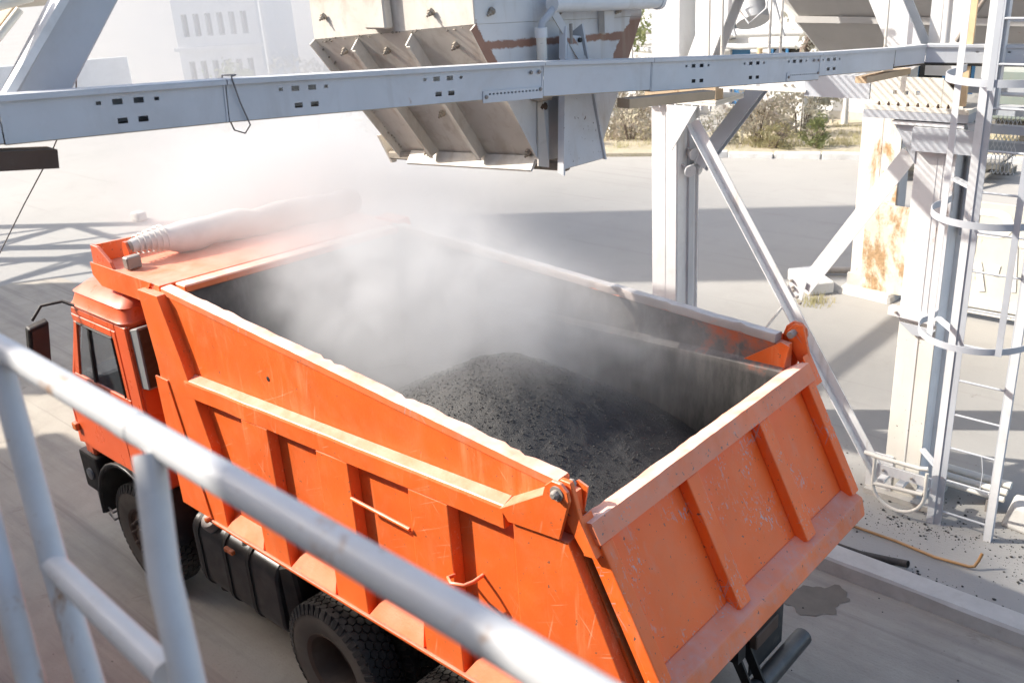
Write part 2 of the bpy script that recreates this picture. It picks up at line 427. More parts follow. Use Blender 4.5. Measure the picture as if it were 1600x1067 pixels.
def glass_mat(name, col, rough=.05):
    t = NT(name)
    t.b.inputs['IOR'].default_value = 1.45
    t.b.inputs['Transmission Weight'].default_value = .0
    t.b.inputs['Alpha'].default_value = .20
    return t.done(col, rough)
m_glass = glass_mat('cab_glass', (.10,.12,.13))
m_darkglass = NT('dark_glass').done((.02,.022,.025), .12)
m_mirror = NT('mirror_glass').done((.10,.09,.085), .08, .3)
m_interior = NT('cab_interior').done((.10,.105,.115), .8)
m_wire = NT('grey_wire').done((.16,.15,.15), .6)
# ------------------------------------------------------------------ ground
def sheet(name, pts, z, m, parent=None):
    mb = MB(); mb.add([(x, y, z) for x, y in pts], [tuple(range(len(pts)))])
    return mb.build(name, m, parent)
gm = MB()
gx = np.concatenate([np.linspace(-180,-20,9), np.linspace(-16,40,29), np.linspace(50,220,9)])
gy = np.concatenate([np.linspace(-260,-40,12), np.linspace(-36,16,27), np.linspace(30,120,5)])
gv = [(x, y, 0.0) for x in gx for y in gy]
ny = len(gy)
gm.add(gv, [(i*ny+j, (i+1)*ny+j, (i+1)*ny+j+1, i*ny+j+1) for i in range(len(gx)-1) for j in range(ny-1)])
ground = tag(gm.build('ground', m_ground), kind='structure')
lane_pts = [(-14,-2.72),(16,-2.72),(16.5,-2.0),(16.2,2.2),(13,3.4),(9,4.6),(4,5.2),(-14,5.4)]
tag(sheet('truck_lane', lane_pts, .004, m_road), kind='structure')
# kerb beam beside the lane, slightly worn
kb = MB()
n = 60
prof = [(-2.73,0.0),(-2.742,.125),(-2.765,.148),(-2.965,.156),(-2.998,.13),(-3.01,0.0)]
rows = []
for i in range(n+1):
    x = -9 + 15.0*i/n
    rows.append([(x, y + .012*noise.noise(Vector((x*1.7, k, 3)))+(.004-.012*x), max(0, z + (.010*noise.noise(Vector((x*3.1, k*2, 1))) if z > 0 else 0))) for k, (y, z) in enumerate(prof)])
m_ = len(prof)
kb.add([p for r in rows for p in r], [(i*m_+k, i*m_+k+1, (i+1)*m_+k+1, (i+1)*m_+k) for i in range(n) for k in range(m_-1)])
kerb = tag(kb.build('kerb', m_conc, smooth=28), 'long pale concrete kerb beam edging the truck lane', 'kerb', kind='structure')
# wet patch beside the kerb
pp = []
for k in range(48):
    a = 2*PI*k/48
    r = 1 + .16*math.sin(3*a+.6) + .09*math.sin(7*a) + .07*math.sin(13*a+2)
    pp.append((.235 + .24*r*math.cos(a) + .10*math.sin(a), -2.30 + .25*r*math.sin(a)))
tag(sheet('puddle', pp, .008, m_wet), kind='structure')

# rubble and crumbs of asphalt scattered around the column foot
peb = MB()
drift = [(-.25,-3.95,.22,.10),(.35,-3.85,.30,.12),(-.75,-4.2,.25,.15),(-.1,-3.17,.9,.035),(-1.0,-3.9,.2,.2),(.1,-4.6,.5,.3),(.9,-3.5,.3,.1)]
for k in range(1100):
    dx, dy, sx, sy = random.choice(drift) if random.random() < .8 else (-.1,-3.9,1.0,.5)
    x = random.gauss(dx, sx); y = random.gauss(dy, sy)
    if y > -3.12: continue
    r = min(.014, .0022*math.exp(abs(random.gauss(0,.75))))
    peb.ico((x, y, r*.5), r, (1.2,1,.8), .25)
for k in range(160):
    x = random.uniform(-1.3, 6); y = random.uniform(-2.65, 4.2); r = abs(random.gauss(.0,.004))+.002
    peb.ico((x, y, .004+r*.5), r, (1.2,1,.8), .25)
tag(peb.build('gravel', m_asphalt), 'dark crumbs of asphalt scattered over the pale concrete', 'gravel', kind='stuff')

# ------------------------------------------------------------------ far garden behind the yard
gd = MB()
gp = [(11.3,-16.9),(10.14,-17.75),(6.7,-18.95),(2.0,-20.6),(-8,-24.2),(-8,-34),(8.6,-27.5),(11.6,-22.6),(12.1,-19.6)]
ng = len(gp)
c0 = (7.5,-22.5)
gd.add([(*c0,.14)] + [(x,y,.10) for x,y in gp] + [(x,y,-.02) for x,y in gp], [(0,1+i,1+(i+1)%ng) for i in range(ng)] + [(1+i,1+ng+i,1+ng+(i+1)%ng,1+(i+1)%ng) for i in range(ng)])
garden = tag(gd.build('garden_bed', m_soil), kind='structure')
def kerb_row(pts, parent, proto=None, L=.95):
    for a, b in zip(pts[:-1], pts[1:]):
        a = Vector((*a,0)); b = Vector((*b,0)); d = b-a; k = max(1, int(d.length/L)); u = d.normalized()
        for i in range(k):
            p = a + d*(i+.012)/k; q = a + d*(i+.985)/k
            dz = random.uniform(-.02,.015); off = Vector((-u.y,u.x,0))*random.uniform(-.03,.03)
            MB().beam(p+off+Vector((0,0,.06+dz)), q+off+Vector((0,0,.06+dz+random.uniform(-.015,.015))), .16, .20).build('kerb_stone', m_whitewash, parent, bevel=.02)
kerb_row([(11.3,-16.85),(10.5,-17.45),(10.0,-17.75),(6.7,-18.93),(2.0,-20.58),(-2,-22.0)], garden)
g2 = MB()
gp2 = [(13.9,-15.9),(11.6,-17.1),(12.9,-19.2),(17.5,-24.0),(22.5,-22.0),(25,-17.5),(17.5,-16.5)]
ng = len(gp2)
g2.add([(16.5,-19.3,.12)] + [(x,y,.09) for x,y in gp2] + [(x,y,-.02) for x,y in gp2], [(0,1+i,1+(i+1)%ng) for i in range(ng)] + [(1+i,1+ng+i,1+ng+(i+1)%ng,1+(i+1)%ng) for i in range(ng)])
tag(g2.build('garden_strip', m_soil), kind='structure')

def leaf_cloud(mb, c, rad, n, size, sq=1.0, hollow=.35):
    """n small bent leaf quads spread through an uneven ellipsoid of clumps"""
    n = int(n*1.7); size *= .8; clumps = []
    for k in range(max(5, n//60)):
        v = rng.normal(size=3); v /= np.linalg.norm(v); r = hollow + (1-hollow)*rng.random()**.6
        clumps.append((v*r, .16 + .22*rng.random()))
    for k in range(n):
        cc, cr = clumps[rng.integers(len(clumps))]
        p = cc + rng.normal(size=3)*cr*.55
        P = Vector((c[0]+p[0]*rad[0], c[1]+p[1]*rad[1], max(.12, c[2]+p[2]*rad[2])))
        d = Vector(rng.normal(size=3)).normalized(); e = d.orthogonal().normalized()
        s = size*(.6+.8*rng.random())
        a = d*s; b = e*s*.42
        mb.add([P-a, P+b, P+a, P-b], [(0,1,2),(0,2,3)])
    return clumps
def shrub(name, x, y, rad, z, n, size, leaf, label, cat='shrub', group='shrubs of the far garden', twigs=9):
    t = thing(name, (x,y,.1), label, cat, group)
    mb = MB(); leaf_cloud(mb, (x,y,z), rad, n, size); mb.build('foliage', leaf, t)
    tw = MB()
    for k in range(twigs):
        a = random.uniform(0,2*PI); r = random.uniform(.3,.85)
        top = (x+rad[0]*r*math.cos(a), y+rad[1]*r*math.sin(a), z+rad[2]*random.uniform(.1,.8))
        mid = (x+rad[0]*r*.35*math.cos(a), y+rad[1]*r*.35*math.sin(a), z*.6+.1)
        tw.tube([(x+.1*math.cos(a), y+.1*math.sin(a), .08), mid, top], [.022,.014,.006], 5)
    tw.build('stems', m_bark, t)
    return t
shrub('shrub', 9.95,-19.3, (1.05,.95,.75), .85, 900, .085, m_leaf_pink, 'big dry greyish pink shrub just behind the white garden kerb stones')
shrub('shrub', 9.4,-20.6, (.95,.8,.65), 1.0, 700, .085, m_leaf_grey, 'tall dusty sage shrub in front of the whitewashed trunk')
shrub('shrub', 8.35,-19.35, (.42,.40,.42), .48, 420, .06, m_leaf_green, 'small bright green shrub with pale flowers right of the trunk')
shrub('shrub', 9.3,-18.8, (.75,.45,.35), .40, 500, .06, m_leaf_yellow, 'low yellow tuft growing right behind the kerb stones')
shrub('shrub', 10.75,-18.5, (.7,.55,.55), .55, 400, .06, m_leaf_grey, 'sparse pale shrub at the corner of the garden path')
def tree(x, y, r, h, wash, crown_c, crown_r, n, leaf, label, lean=(0,0), limbs=5, size=.11):
    t = thing('tree', (x,y,.1), label, 'tree', 'trees of the far garden')
    mb = MB(); pts = []; rr = []
    for i in range(7):
        f = i/6
        pts.append((x+lean[0]*f+.03*math.sin(5*f+x), y+lean[1]*f, .05+h*f)); rr.append(r*(1.25-.25*min(1,f*4)-.35*f))
    k = max(2, int(round(6*wash)))
    MB().tube(pts[:k+1], rr[:k+1], 12).build('trunk', m_whitewash if wash > 0 else m_bark, t, smooth=60)
    if k < 6: MB().tube(pts[k:], rr[k:], 12).build('trunk', m_bark, t, smooth=60)
    lb = MB(); top = pts[-1]
    for i in range(limbs):
        a = 2*PI*i/limbs + random.uniform(-.4,.4)
        e = (crown_c[0]+crown_r[0]*.7*math.cos(a), crown_c[1]+crown_r[1]*.7*math.sin(a), crown_c[2]+random.uniform(-.3,.5)*crown_r[2])
        m = tuple((top[j]*.55+e[j]*.45) for j in range(3)); m = (m[0],m[1],m[2]-.1)
        lb.tube([top, m, e], [rr[-1]*.6, rr[-1]*.35, .015], 7)
    lb.build('limb', m_bark, t, smooth=60)
    cm = MB(); leaf_cloud(cm, crown_c, crown_r, n, size, hollow=.25); cm.build('crown', leaf, t)
    return t
tree(9.85,-21.6, .21, 2.3, .85, (8.9,-21.9,3.0), (1.4,1.1,.7), 700, m_leaf_grey, 'tree with a whitewashed trunk between the garden shrubs, right of the blue door')
tree(7.9,-22.6, .10, 2.4, 0, (7.0,-22.4,2.9), (1.2,.9,.6), 400, m_leaf_grey, 'thin leaning dark tree behind the rusty column', (-.9,.3))
tree(9.0,-22.6, .08, 2.3, .6, (8.8,-22.4,3.2), (.9,.8,.6), 260, m_leaf_grey, 'slim pale trunk standing behind the whitewashed tree', (.1,0))
tree(14.5,-18.9, .17, 2.4, .9, (14.9,-18.9,3.0), (1.7,1.4,.9), 1000, m_leaf_green, 'tree with a whitewashed trunk left of the tall steel post')
tree(17.2,-21.2, .18, 2.5, .6, (17.2,-21.2,3.4), (2.0,1.7,1.2), 900, m_leaf_grey, 'bushy dusty tree behind the loading chute, left of the whitewashed trunk')
shrub('shrub', 13.4,-18.2, (1.4,1.0,.9), .85, 1200, .08, m_leaf_pink, 'reddish brown shrub beside the tall steel post')
shrub('shrub', 15.6,-18.7, (1.3,1.0,.8), .8, 900, .08, m_leaf_yellow, 'yellow green shrub at the edge of the yard behind the chute', twigs=6)
shrub('shrub', 14.6,-17.0, (1.2,.5,.28), .3, 500, .07, m_leaf_yellow, 'low dry grass clump along the yard edge', twigs=3)
for i, (x, y, r, h, lf, lb) in enumerate([(21.8,-16.6,(2.0,1.3,1.1),1.1,m_leaf_grey,'hazy sage shrub at the yard edge, nearest to the chute'),
                     (24.6,-15.6,(2.2,1.4,1.3),1.3,m_leaf_grey,'hazy rounded shrub in the middle of the yard edge'),
                     (28.0,-14.6,(2.4,1.4,1.0),1.0,m_leaf_green,'hazy low shrub at the yard edge seen under the long tray')]):
    shrub('shrub', x, y, r, h, 700, .13, lf, lb, group='hazy shrubs along the yard edge', twigs=5)
# dry grass tufts over the far beds and one tuft by the white block
gt = MB()
def tuft(x, y, z, n, h, w):
    for k in range(n):
        a = random.uniform(0,2*PI); r = random.random()*w; hh = h*random.uniform(.5,1.1)
        bx, by = x+r*math.cos(a), y+r*math.sin(a); dx, dy = random.uniform(-.4,.4)*hh, random.uniform(-.4,.4)*hh
        gt.add([(bx-.008,by,z),(bx+.008,by,z),(bx+dx,by+dy,z+hh)], [(0,1,2)])
for k in range(240):
    u = random.random(); x = 11 - 9.5*u + random.uniform(-.6,.6); y = -18.3 - 3.2*u - abs(random.gauss(0,1.6))
    tuft(x, y, .11, 14, .18, .22)
for k in range(120): tuft(random.uniform(12.5,18), random.uniform(-21,-17.2), .1, 14, .2, .25)
tuft(3.45,-9.05,.0,160,.11,.32); tuft(3.9,-9.4,.0,90,.10,.25)
tag(gt.build('grass', m_leaf_yellow), 'dry yellow grass over the far garden beds', 'grass', kind='stuff')

# ------------------------------------------------------------------ far white building with blue door
wdir = Vector((-1,0,0)); wn_ = Vector((0,1,0)) 
WO = Vector((13.43,-23.3,0))
bld = thing('building', WO, 'white plastered yard building with a blue door and blue windows', 'building')
def wall_pt(s, z, d=0): 
    p = WO + wdir*s + wn_*d; return Vector((p.x,p.y,z))
def wall_box(mb, s0, s1, z0, z1, d0, d1):
    a = wall_pt(s0,z0,d0); b = wall_pt(s1,z0,d0); c = wall_pt(s1,z0,d1); d = wall_pt(s0,z0,d1)
    return mb.prism([a,b,c,d],(0,0,z1-z0))
wm = MB()
grid_holes(wm, wall_pt(-9.0,0,-.3), wdir, (0,0,1), wn_, [0,28.0], [0,7.5],
           [(9.0+.25,9.0+.95,.05,2.05), (9+1.6,9+2.7,1.0,2.2), (9+6.0,9+7.6,1.0,2.2), (9+.6,9+2.0,3.9,4.9)], .3)
wm.build('wall', m_wall, bld)
dr = wall_box(MB(), .26,.94,.05,2.04,-.16,-.10).build('door', m_door_blue, bld)
hm = MB()
for s0, s1, z0, z1 in ((.30,.90,.15,.95),(.30,.90,1.05,1.95)): wall_box(hm, s0+.06, s1-.06, z0, z1, -.10, -.085)
hm.build('door_panel', m_door_blue, dr)
wall_box(MB(), .84,.88,.95,1.1,-.085,-.05).build('handle', m_steel, dr)
for s0, sw in ((1.6,1.1), (6.0,1.6)):
    fm = MB()
    for a in ((s0,s0+.1,1.0,2.2),(s0+sw-.1,s0+sw,1.0,2.2),(s0+.1,s0+sw-.1,1.0,1.1),(s0+.1,s0+sw-.1,2.1,2.2),(s0+sw/2-.04,s0+sw/2+.04,1.1,2.1)): wall_box(fm, *a, -.12, -.03)
    w = fm.build('window', m_door_blue, bld)
    wall_box(MB(), s0+.1,s0+sw-.1,1.1,2.1,-.10,-.09).build('pane', m_darkglass, w)
wall_box(MB(), -9.0,19.0,-.02,.35,.001,.05).build('plinth', m_conc, bld)
tag(wall_box(MB(), -.2,.45,2.35,3.25,.003,.3).build('meter_cabinet', m_box, None, bevel=.02), 'dark grey cabinet mounted on the white wall above the blue door', 'cabinet')
def pipe_run(zs, d, r, s0, s1, label):
    t = thing('pipe_run', wall_pt((s0+s1)/2,0,d), label, 'pipe', 'pale pipes along the white building')
    for z in zs:
        pts = [wall_pt(s0+(s1-s0)*k/12, z+.04*math.sin(k*1.7), d) for k in range(13)]
        MB().tube(pts, r, 12).build('pipe', m_pipe, t, smooth=60)
    for k in range(4):
        p = wall_pt(s0+(s1-s0)*(k+.5)/4, 0, d)
        MB().tube([(p.x,p.y,0),(p.x,p.y,zs[-1])], .05, 8).build('post', m_pipe, t, smooth=60)
    return t
pipe_run([2.22], .5, .09, -3.5, 14, 'thick insulated white pipe running low along the white building')
pipe_run([2.62], .62, .13, -3.5, 14, 'thick lumpy insulated pipe above the lower white pipe')
pipe_run([2.0], .45, .10, -8.8, -.3, 'thin white pipe left of the blue door, behind the steel post')
# yellow gas standpipe
p = wall_pt(1.75,0,.9)
tag(MB().tube([(p.x,p.y,0),(p.x,p.y,2.2)], .08, 10).build('gas_standpipe', m_yellow, smooth=60), 'short yellow vertical pipe in front of the white building', 'pipe')
# low grey green wagon body seen under the walkway on the right
wg = thing('wagon', (3.9,-20.9,0), 'grey green vehicle body standing beyond the ladder at the right edge', 'vehicle')
MB().box(-.8,4.7,-23.0,-21.2,.75,1.95).build('body', paint('grey_green_paint',(.20,.235,.21),.08), wg, bevel=.05)
MB().box(-.7,4.6,-22.9,-21.3,.45,.745).build('chassis', m_black, wg)
for x in (.2,3.6):
    for y in (-22.9,-21.45): MB().lathe([(.0,-.1),(.42,-.1),(.42,.12),(.0,.12)], (x,y,.42), (0,1,0), 20).build('wheel', m_rubber, wg, smooth=40)

# ------------------------------------------------------------------ far left, mostly lost in the dust
fb = thing('far_building', (33,-21,0), 'tall white building with two rows of tall windows, faint in the dust', 'building')
fm = MB()
fo = Vector((36.1,-17.4,0)); fd = Vector((33.5,-19.75,0))-fo; L = fd.length; fd.normalize(); fnn = Vector((fd.y,-fd.x,0))
if fnn.dot(Vector((-2.6,4.3,0))-fo) < 0: fnn = -fnn
hol = []
for z0, z1 in ((.7,1.75),(2.75,3.65),(5.0,6.0)):
    for k in range(6): hol.append((.32+k*.5, .58+k*.5, z0, z1))
grid_holes(fm, fo - fnn*.6, fd, (0,0,1), fnn, [0,L], [0,9.5], hol, .6)
fm.build('wall', m_wall, fb)
def fpt(s,z,d): 
    q = fo+fd*s+fnn*d; return Vector((q.x,q.y,z))
MB().prism([fpt(-.15,0,.02),fpt(L+.15,0,.02),fpt(L+.15,0,.16),fpt(-.15,0,.16)],(0,0,.25)).build('ledge', m_wall, fb)
l2 = MB().prism([fpt(-.15,2.2,.003),fpt(L+.15,2.2,.003),fpt(L+.15,2.2,.14),fpt(-.15,2.2,.14)],(0,0,.14)); l2.build('ledge', m_wall, fb)
for s0,s1,z0,z1 in hol:
    MB().prism([fpt(s0,z0,-.5),fpt(s1,z0,-.5),fpt(s1,z0,-.47),fpt(s0,z0,-.47)],(0,0,z1-z0)).build('window', m_darkglass, fb)
MB().prism([fpt(0,0,-.602),fpt(L,0,-.602),fpt(L,0,-7),fpt(0,0,-7)],(0,0,9.3)).build('rear_block', m_wall, fb)
wl = thing('yard_wall', (40,-8,0), 'long pale boundary wall fading into the dust at the far left', 'wall')
a, b = Vector((37,-15.5,0)), Vector((52,6,0)); d = (b-a); 
for k in range(8):
    p = a+d*(k/8); q = a+d*((k+.985)/8)
    MB().beam(p+Vector((0,0,1.1)), q+Vector((0,0,1.1)), .2, 2.2).build('panel', m_wall, wl)
tag(MB().box(18.6,18.95,-6.0,-5.75,0,.2).build('concrete_block', m_conc, bevel=.03), 'small pale block lying far out on the yard in the dust', 'block')
lp = thing('light_pole', (30.5,-18.0,0), 'slim lamp pole fading in the dust left of the chute', 'pole')
MB().tube([(30.5,-18,0),(30.5,-18,9)], .09, 8).build('pole', m_white, lp, smooth=60)
MB().tube([(30.5,-18,8.8),(29.6,-18.2,9.1)], .05, 8).build('arm', m_white, lp, smooth=60)

# ------------------------------------------------------------------ unseen plant structures put up outside the picture to cast shade into it
pb = thing('shade_hall', (8,9,0), 'unseen low plant hall added left of the picture to shade the lane', 'building')  # unseen hall, added and sized to keep the near lane in shade
MB().box(-9,17.2,6.2,14,0,7.3).build('wall', m_silo, pb)
MB().box(-9.2,17.4,5.84,14.2,7.303,7.5).build('roof', m_silo, pb)
for x0, x1, y0 in ((.90,1.24,5.58),(1.98,3.2,5.60),(-1.2,-.55,5.7)): MB().box(x0,x1,y0,5.838,7.33,7.46).build('shade_awning', m_silo, pb)  # added out of view to drop patches of shade on the handrail
st = thing('storage_silo', (24,.7,0), 'tall storage silo on a lattice tower, left of the picture', 'silo')
MB().loft([(22.3,-1.0,10.3),(25.7,-1.0,10.3),(25.7,2.4,10.3),(22.3,2.4,10.3)],[(22.3,-1.0,19.2),(25.7,-1.0,19.2),(25.7,2.4,19.2),(22.3,2.4,19.2)]).build('bin', m_silo, st)
MB().loft([(23.4,.1,8.3),(24.6,.1,8.3),(24.6,1.3,8.3),(23.4,1.3,8.3)],[(22.3,-1.0,10.298),(25.7,-1.0,10.298),(25.7,2.4,10.298),(22.3,2.4,10.298)]).build('bin_cone', m_silo, st)
MB().beam((22.33,-.9,20.2),(22.33,2.3,20.2),.05,.05).build('roof_rail', m_silo, st)
for yy in (-.9,.1,1.2,2.3): MB().beam((22.33,yy,19.2),(22.33,yy,20.2),.05,.05,(1,0,0)).build('rail_post', m_silo, st)
for sx in (-1.6,1.6):
    for sy in (-1.6,1.6): MB().beam((24+sx,.7+sy,0),(24+sx,.7+sy,10.3), .28,.28,(1,0,0)).build('leg', m_white, st)
bm_ = MB()
for z in (2.6,5.2,7.8):
    for s in (-1.6,1.6):
        bm_.beam((22.4,.7+s,z),(25.6,.7+s,z),.14,.14); bm_.beam((24+s,-.9,z),(24+s,2.3,z),.14,.14)
        bm_.beam((22.4,.7+s,z-2.6),(25.6,.7+s,z),.09,.09); bm_.beam((24+s,-.9,z),(24+s,2.3,z-2.6),.09,.09)
bm_.build('bracing', m_white, st)
cg = thing('shade_gallery', (21.3,3,0), 'unseen conveyor gallery added left of the picture to shade the yard', 'conveyor')  # unseen, added to cast the patch of shade on the left yard
MB().box(19.6,23.0,2.4,6.0,6.4,8.2).build('housing', m_silo, cg)
MB().beam((21.3,2.3,6.6),(21.3,-1.2,10.0),1.2,.9).build('belt_bridge', m_silo, cg)
for x in (19.8,22.8): 
    for y in (3.0,5.6): MB().beam((x,y,0),(x,y,6.39),.25,.25,(1,0,0)).build('leg', m_white, cg)
og = thing('shade_girder', (6,-.6,6.2), 'unseen heavy girder added over the top of the picture to cast a band of shade', 'girder')  # unseen, added to lay a band of shade behind the ladder column
MB().hbeam((6.3,-.62,6.25),(9.5,-.62,6.25),.36,.42,.03).build('beam', m_white, og)
for y in (-4.3, 3.2):
    MB().hbeam((9.3,-.4,6.50),(9.3,y,6.55),.25,.1,.02).build('beam', m_white, og)
# ------------------------------------------------------------------ dump truck (front towards +X, near side +Y)
TR = thing('dump_truck', (2.6,0,0), 'orange six wheel dump truck being loaded with steaming asphalt', 'truck')
W = 1.25
def zr(x): return 2.93 + (x-.1)/(3.79)*.31        # rim height
def rail_t(x): return 2.71-.037*x
def rail_b(x): return 2.567-.037*x
# --- dump body shell: two side walls with an inner crease
def side(sgn):
    bd = MB(); f = -.07 if sgn < 0 else 0; seg = 14
    out = []
    for i in range(seg+1):
        x = .02 + 3.85*i/seg
        ft = zr(x)+f*(x/3.87)-.055
        out.append([(x,sgn*1.17,1.36),(x,sgn*1.17,ft),(x,sgn*1.09,ft),(x,sgn*1.08,2.735-.022*x),(x,sgn*1.035,2.70-.022*x),(x,sgn*1.02,1.52),(x,sgn*1.02,1.36)])
    n = 7
    bd.add([p for o in out for p in o], [(i*n+k, i*n+(k+1)%n, (i+1)*n+(k+1)%n, (i+1)*n+k) for i in range(seg) for k in range(n)] + [tuple(range(n)), tuple(range(seg*n, seg*n+n))])
    bo = bd.build('side_wall', m_orange, TR)
    bo.data.materials.append(m_inner)
    for p in bo.data.polygons:
        c = p.center + Vector(WLOC[bo.name])
        if abs(p.normal.y) > .5 and c.y*p.normal.y < 0 and abs(c.y) < 1.11: p.material_index = 1
        if abs(c.y) < 1.07 and p.normal.z > .3: p.material_index = 1
side(1); side(-1)
# wedge shaped rear end of the side walls (the rear edge leans out with the tailgate)
for y0 in (1.03,-1.168):
    MB().prism([(.018,y0,2.66),(.018,y0,1.45),(-.44,y0,1.76)], (0,.138,0)).build('rear_wedge', m_orange, TR)
fl = MB(); fl.box(.02,3.80,-1.018,1.018,1.40,1.48); fl.add([(.6,-1.0,1.482),(.6,1.0,1.482),(-.38,1.0,1.80),(-.38,-1.0,1.80),(.6,-1.0,1.40),(.6,1.0,1.40),(-.38,1.0,1.70),(-.38,-1.0,1.70)], [(0,1,2,3),(7,6,5,4),(0,3,7,4),(1,5,6,2),(3,2,6,7),(0,4,5,1)])
fl.build('floor', m_inner, TR)
fw_ = MB()
fw_.add([(3.80,-1.018,1.42),(3.80,1.018,1.42),(3.80,1.018,3.185),(3.80,-1.018,3.115),(3.87,-1.018,1.42),(3.87,1.018,1.42),(3.87,1.018,3.185),(3.87,-1.018,3.115)],[(0,1,2,3),(7,6,5,4),(0,3,7,4),(1,5,6,2),(3,2,6,7),(0,4,5,1)])
fo_ = fw_.build('front_wall', m_orange, TR)
fo_.data.materials.append(m_inner)
for p in fo_.data.polygons:
    if p.normal.x < -.5: p.material_index = 1
# --- battered top rims
def rim(sgn):
    mb = MB(); n = 70; f = -.07 if sgn < 0 else 0; ring = []
    for i in range(n+1):
        x = .10 + 3.76*i/n
        j = .010*noise.noise(Vector((x*4.1, sgn*3, 0))) + .005*noise.noise(Vector((x*15, sgn*3, 5)))
        yi = 1.085 + (.010*noise.noise(Vector((x*7, sgn, 2))) + (.018 if abs(noise.noise(Vector((x*9, sgn, 9)))) > .42 else 0))
        zt = zr(x)+f*(x/3.87)
        ring.append([(x,sgn*1.178,zt-.052),(x,sgn*1.178,zt-.006+j*.4),(x,sgn*(1.168),zt+j*.5),(x,sgn*(yi+.01),zt+.004+j),(x,sgn*yi,zt-.012+j),(x,sgn*yi,zt-.052)])
    m = 6
    mb.add([p for r in ring for p in r], [(i*m+k, i*m+(k+1)%m, (i+1)*m+(k+1)%m, (i+1)*m+k) for i in range(n) for k in range(m)]+[tuple(range(m)), tuple(range(n*m, n*m+m))])
    return mb.build('top_rim', m_worn if sgn > 0 else m_rimgrey, TR, smooth=40)
rim(1); rim(-1)
MB().add([(3.74,-1.05,zr(3.8)-.125),(3.74,1.05,zr(3.8)-.055),(3.74,1.05,zr(3.8)+.003),(3.74,-1.05,zr(3.8)-.067),(3.885,-1.05,zr(3.8)-.125),(3.885,1.05,zr(3.8)-.055),(3.885,1.05,zr(3.8)+.003),(3.885,-1.05,zr(3.8)-.067)],[(0,1,2,3),(7,6,5,4),(0,3,7,4),(1,5,6,2),(3,2,6,7),(0,4,5,1)]).build('top_rim', m_worn, TR, bevel=.01)
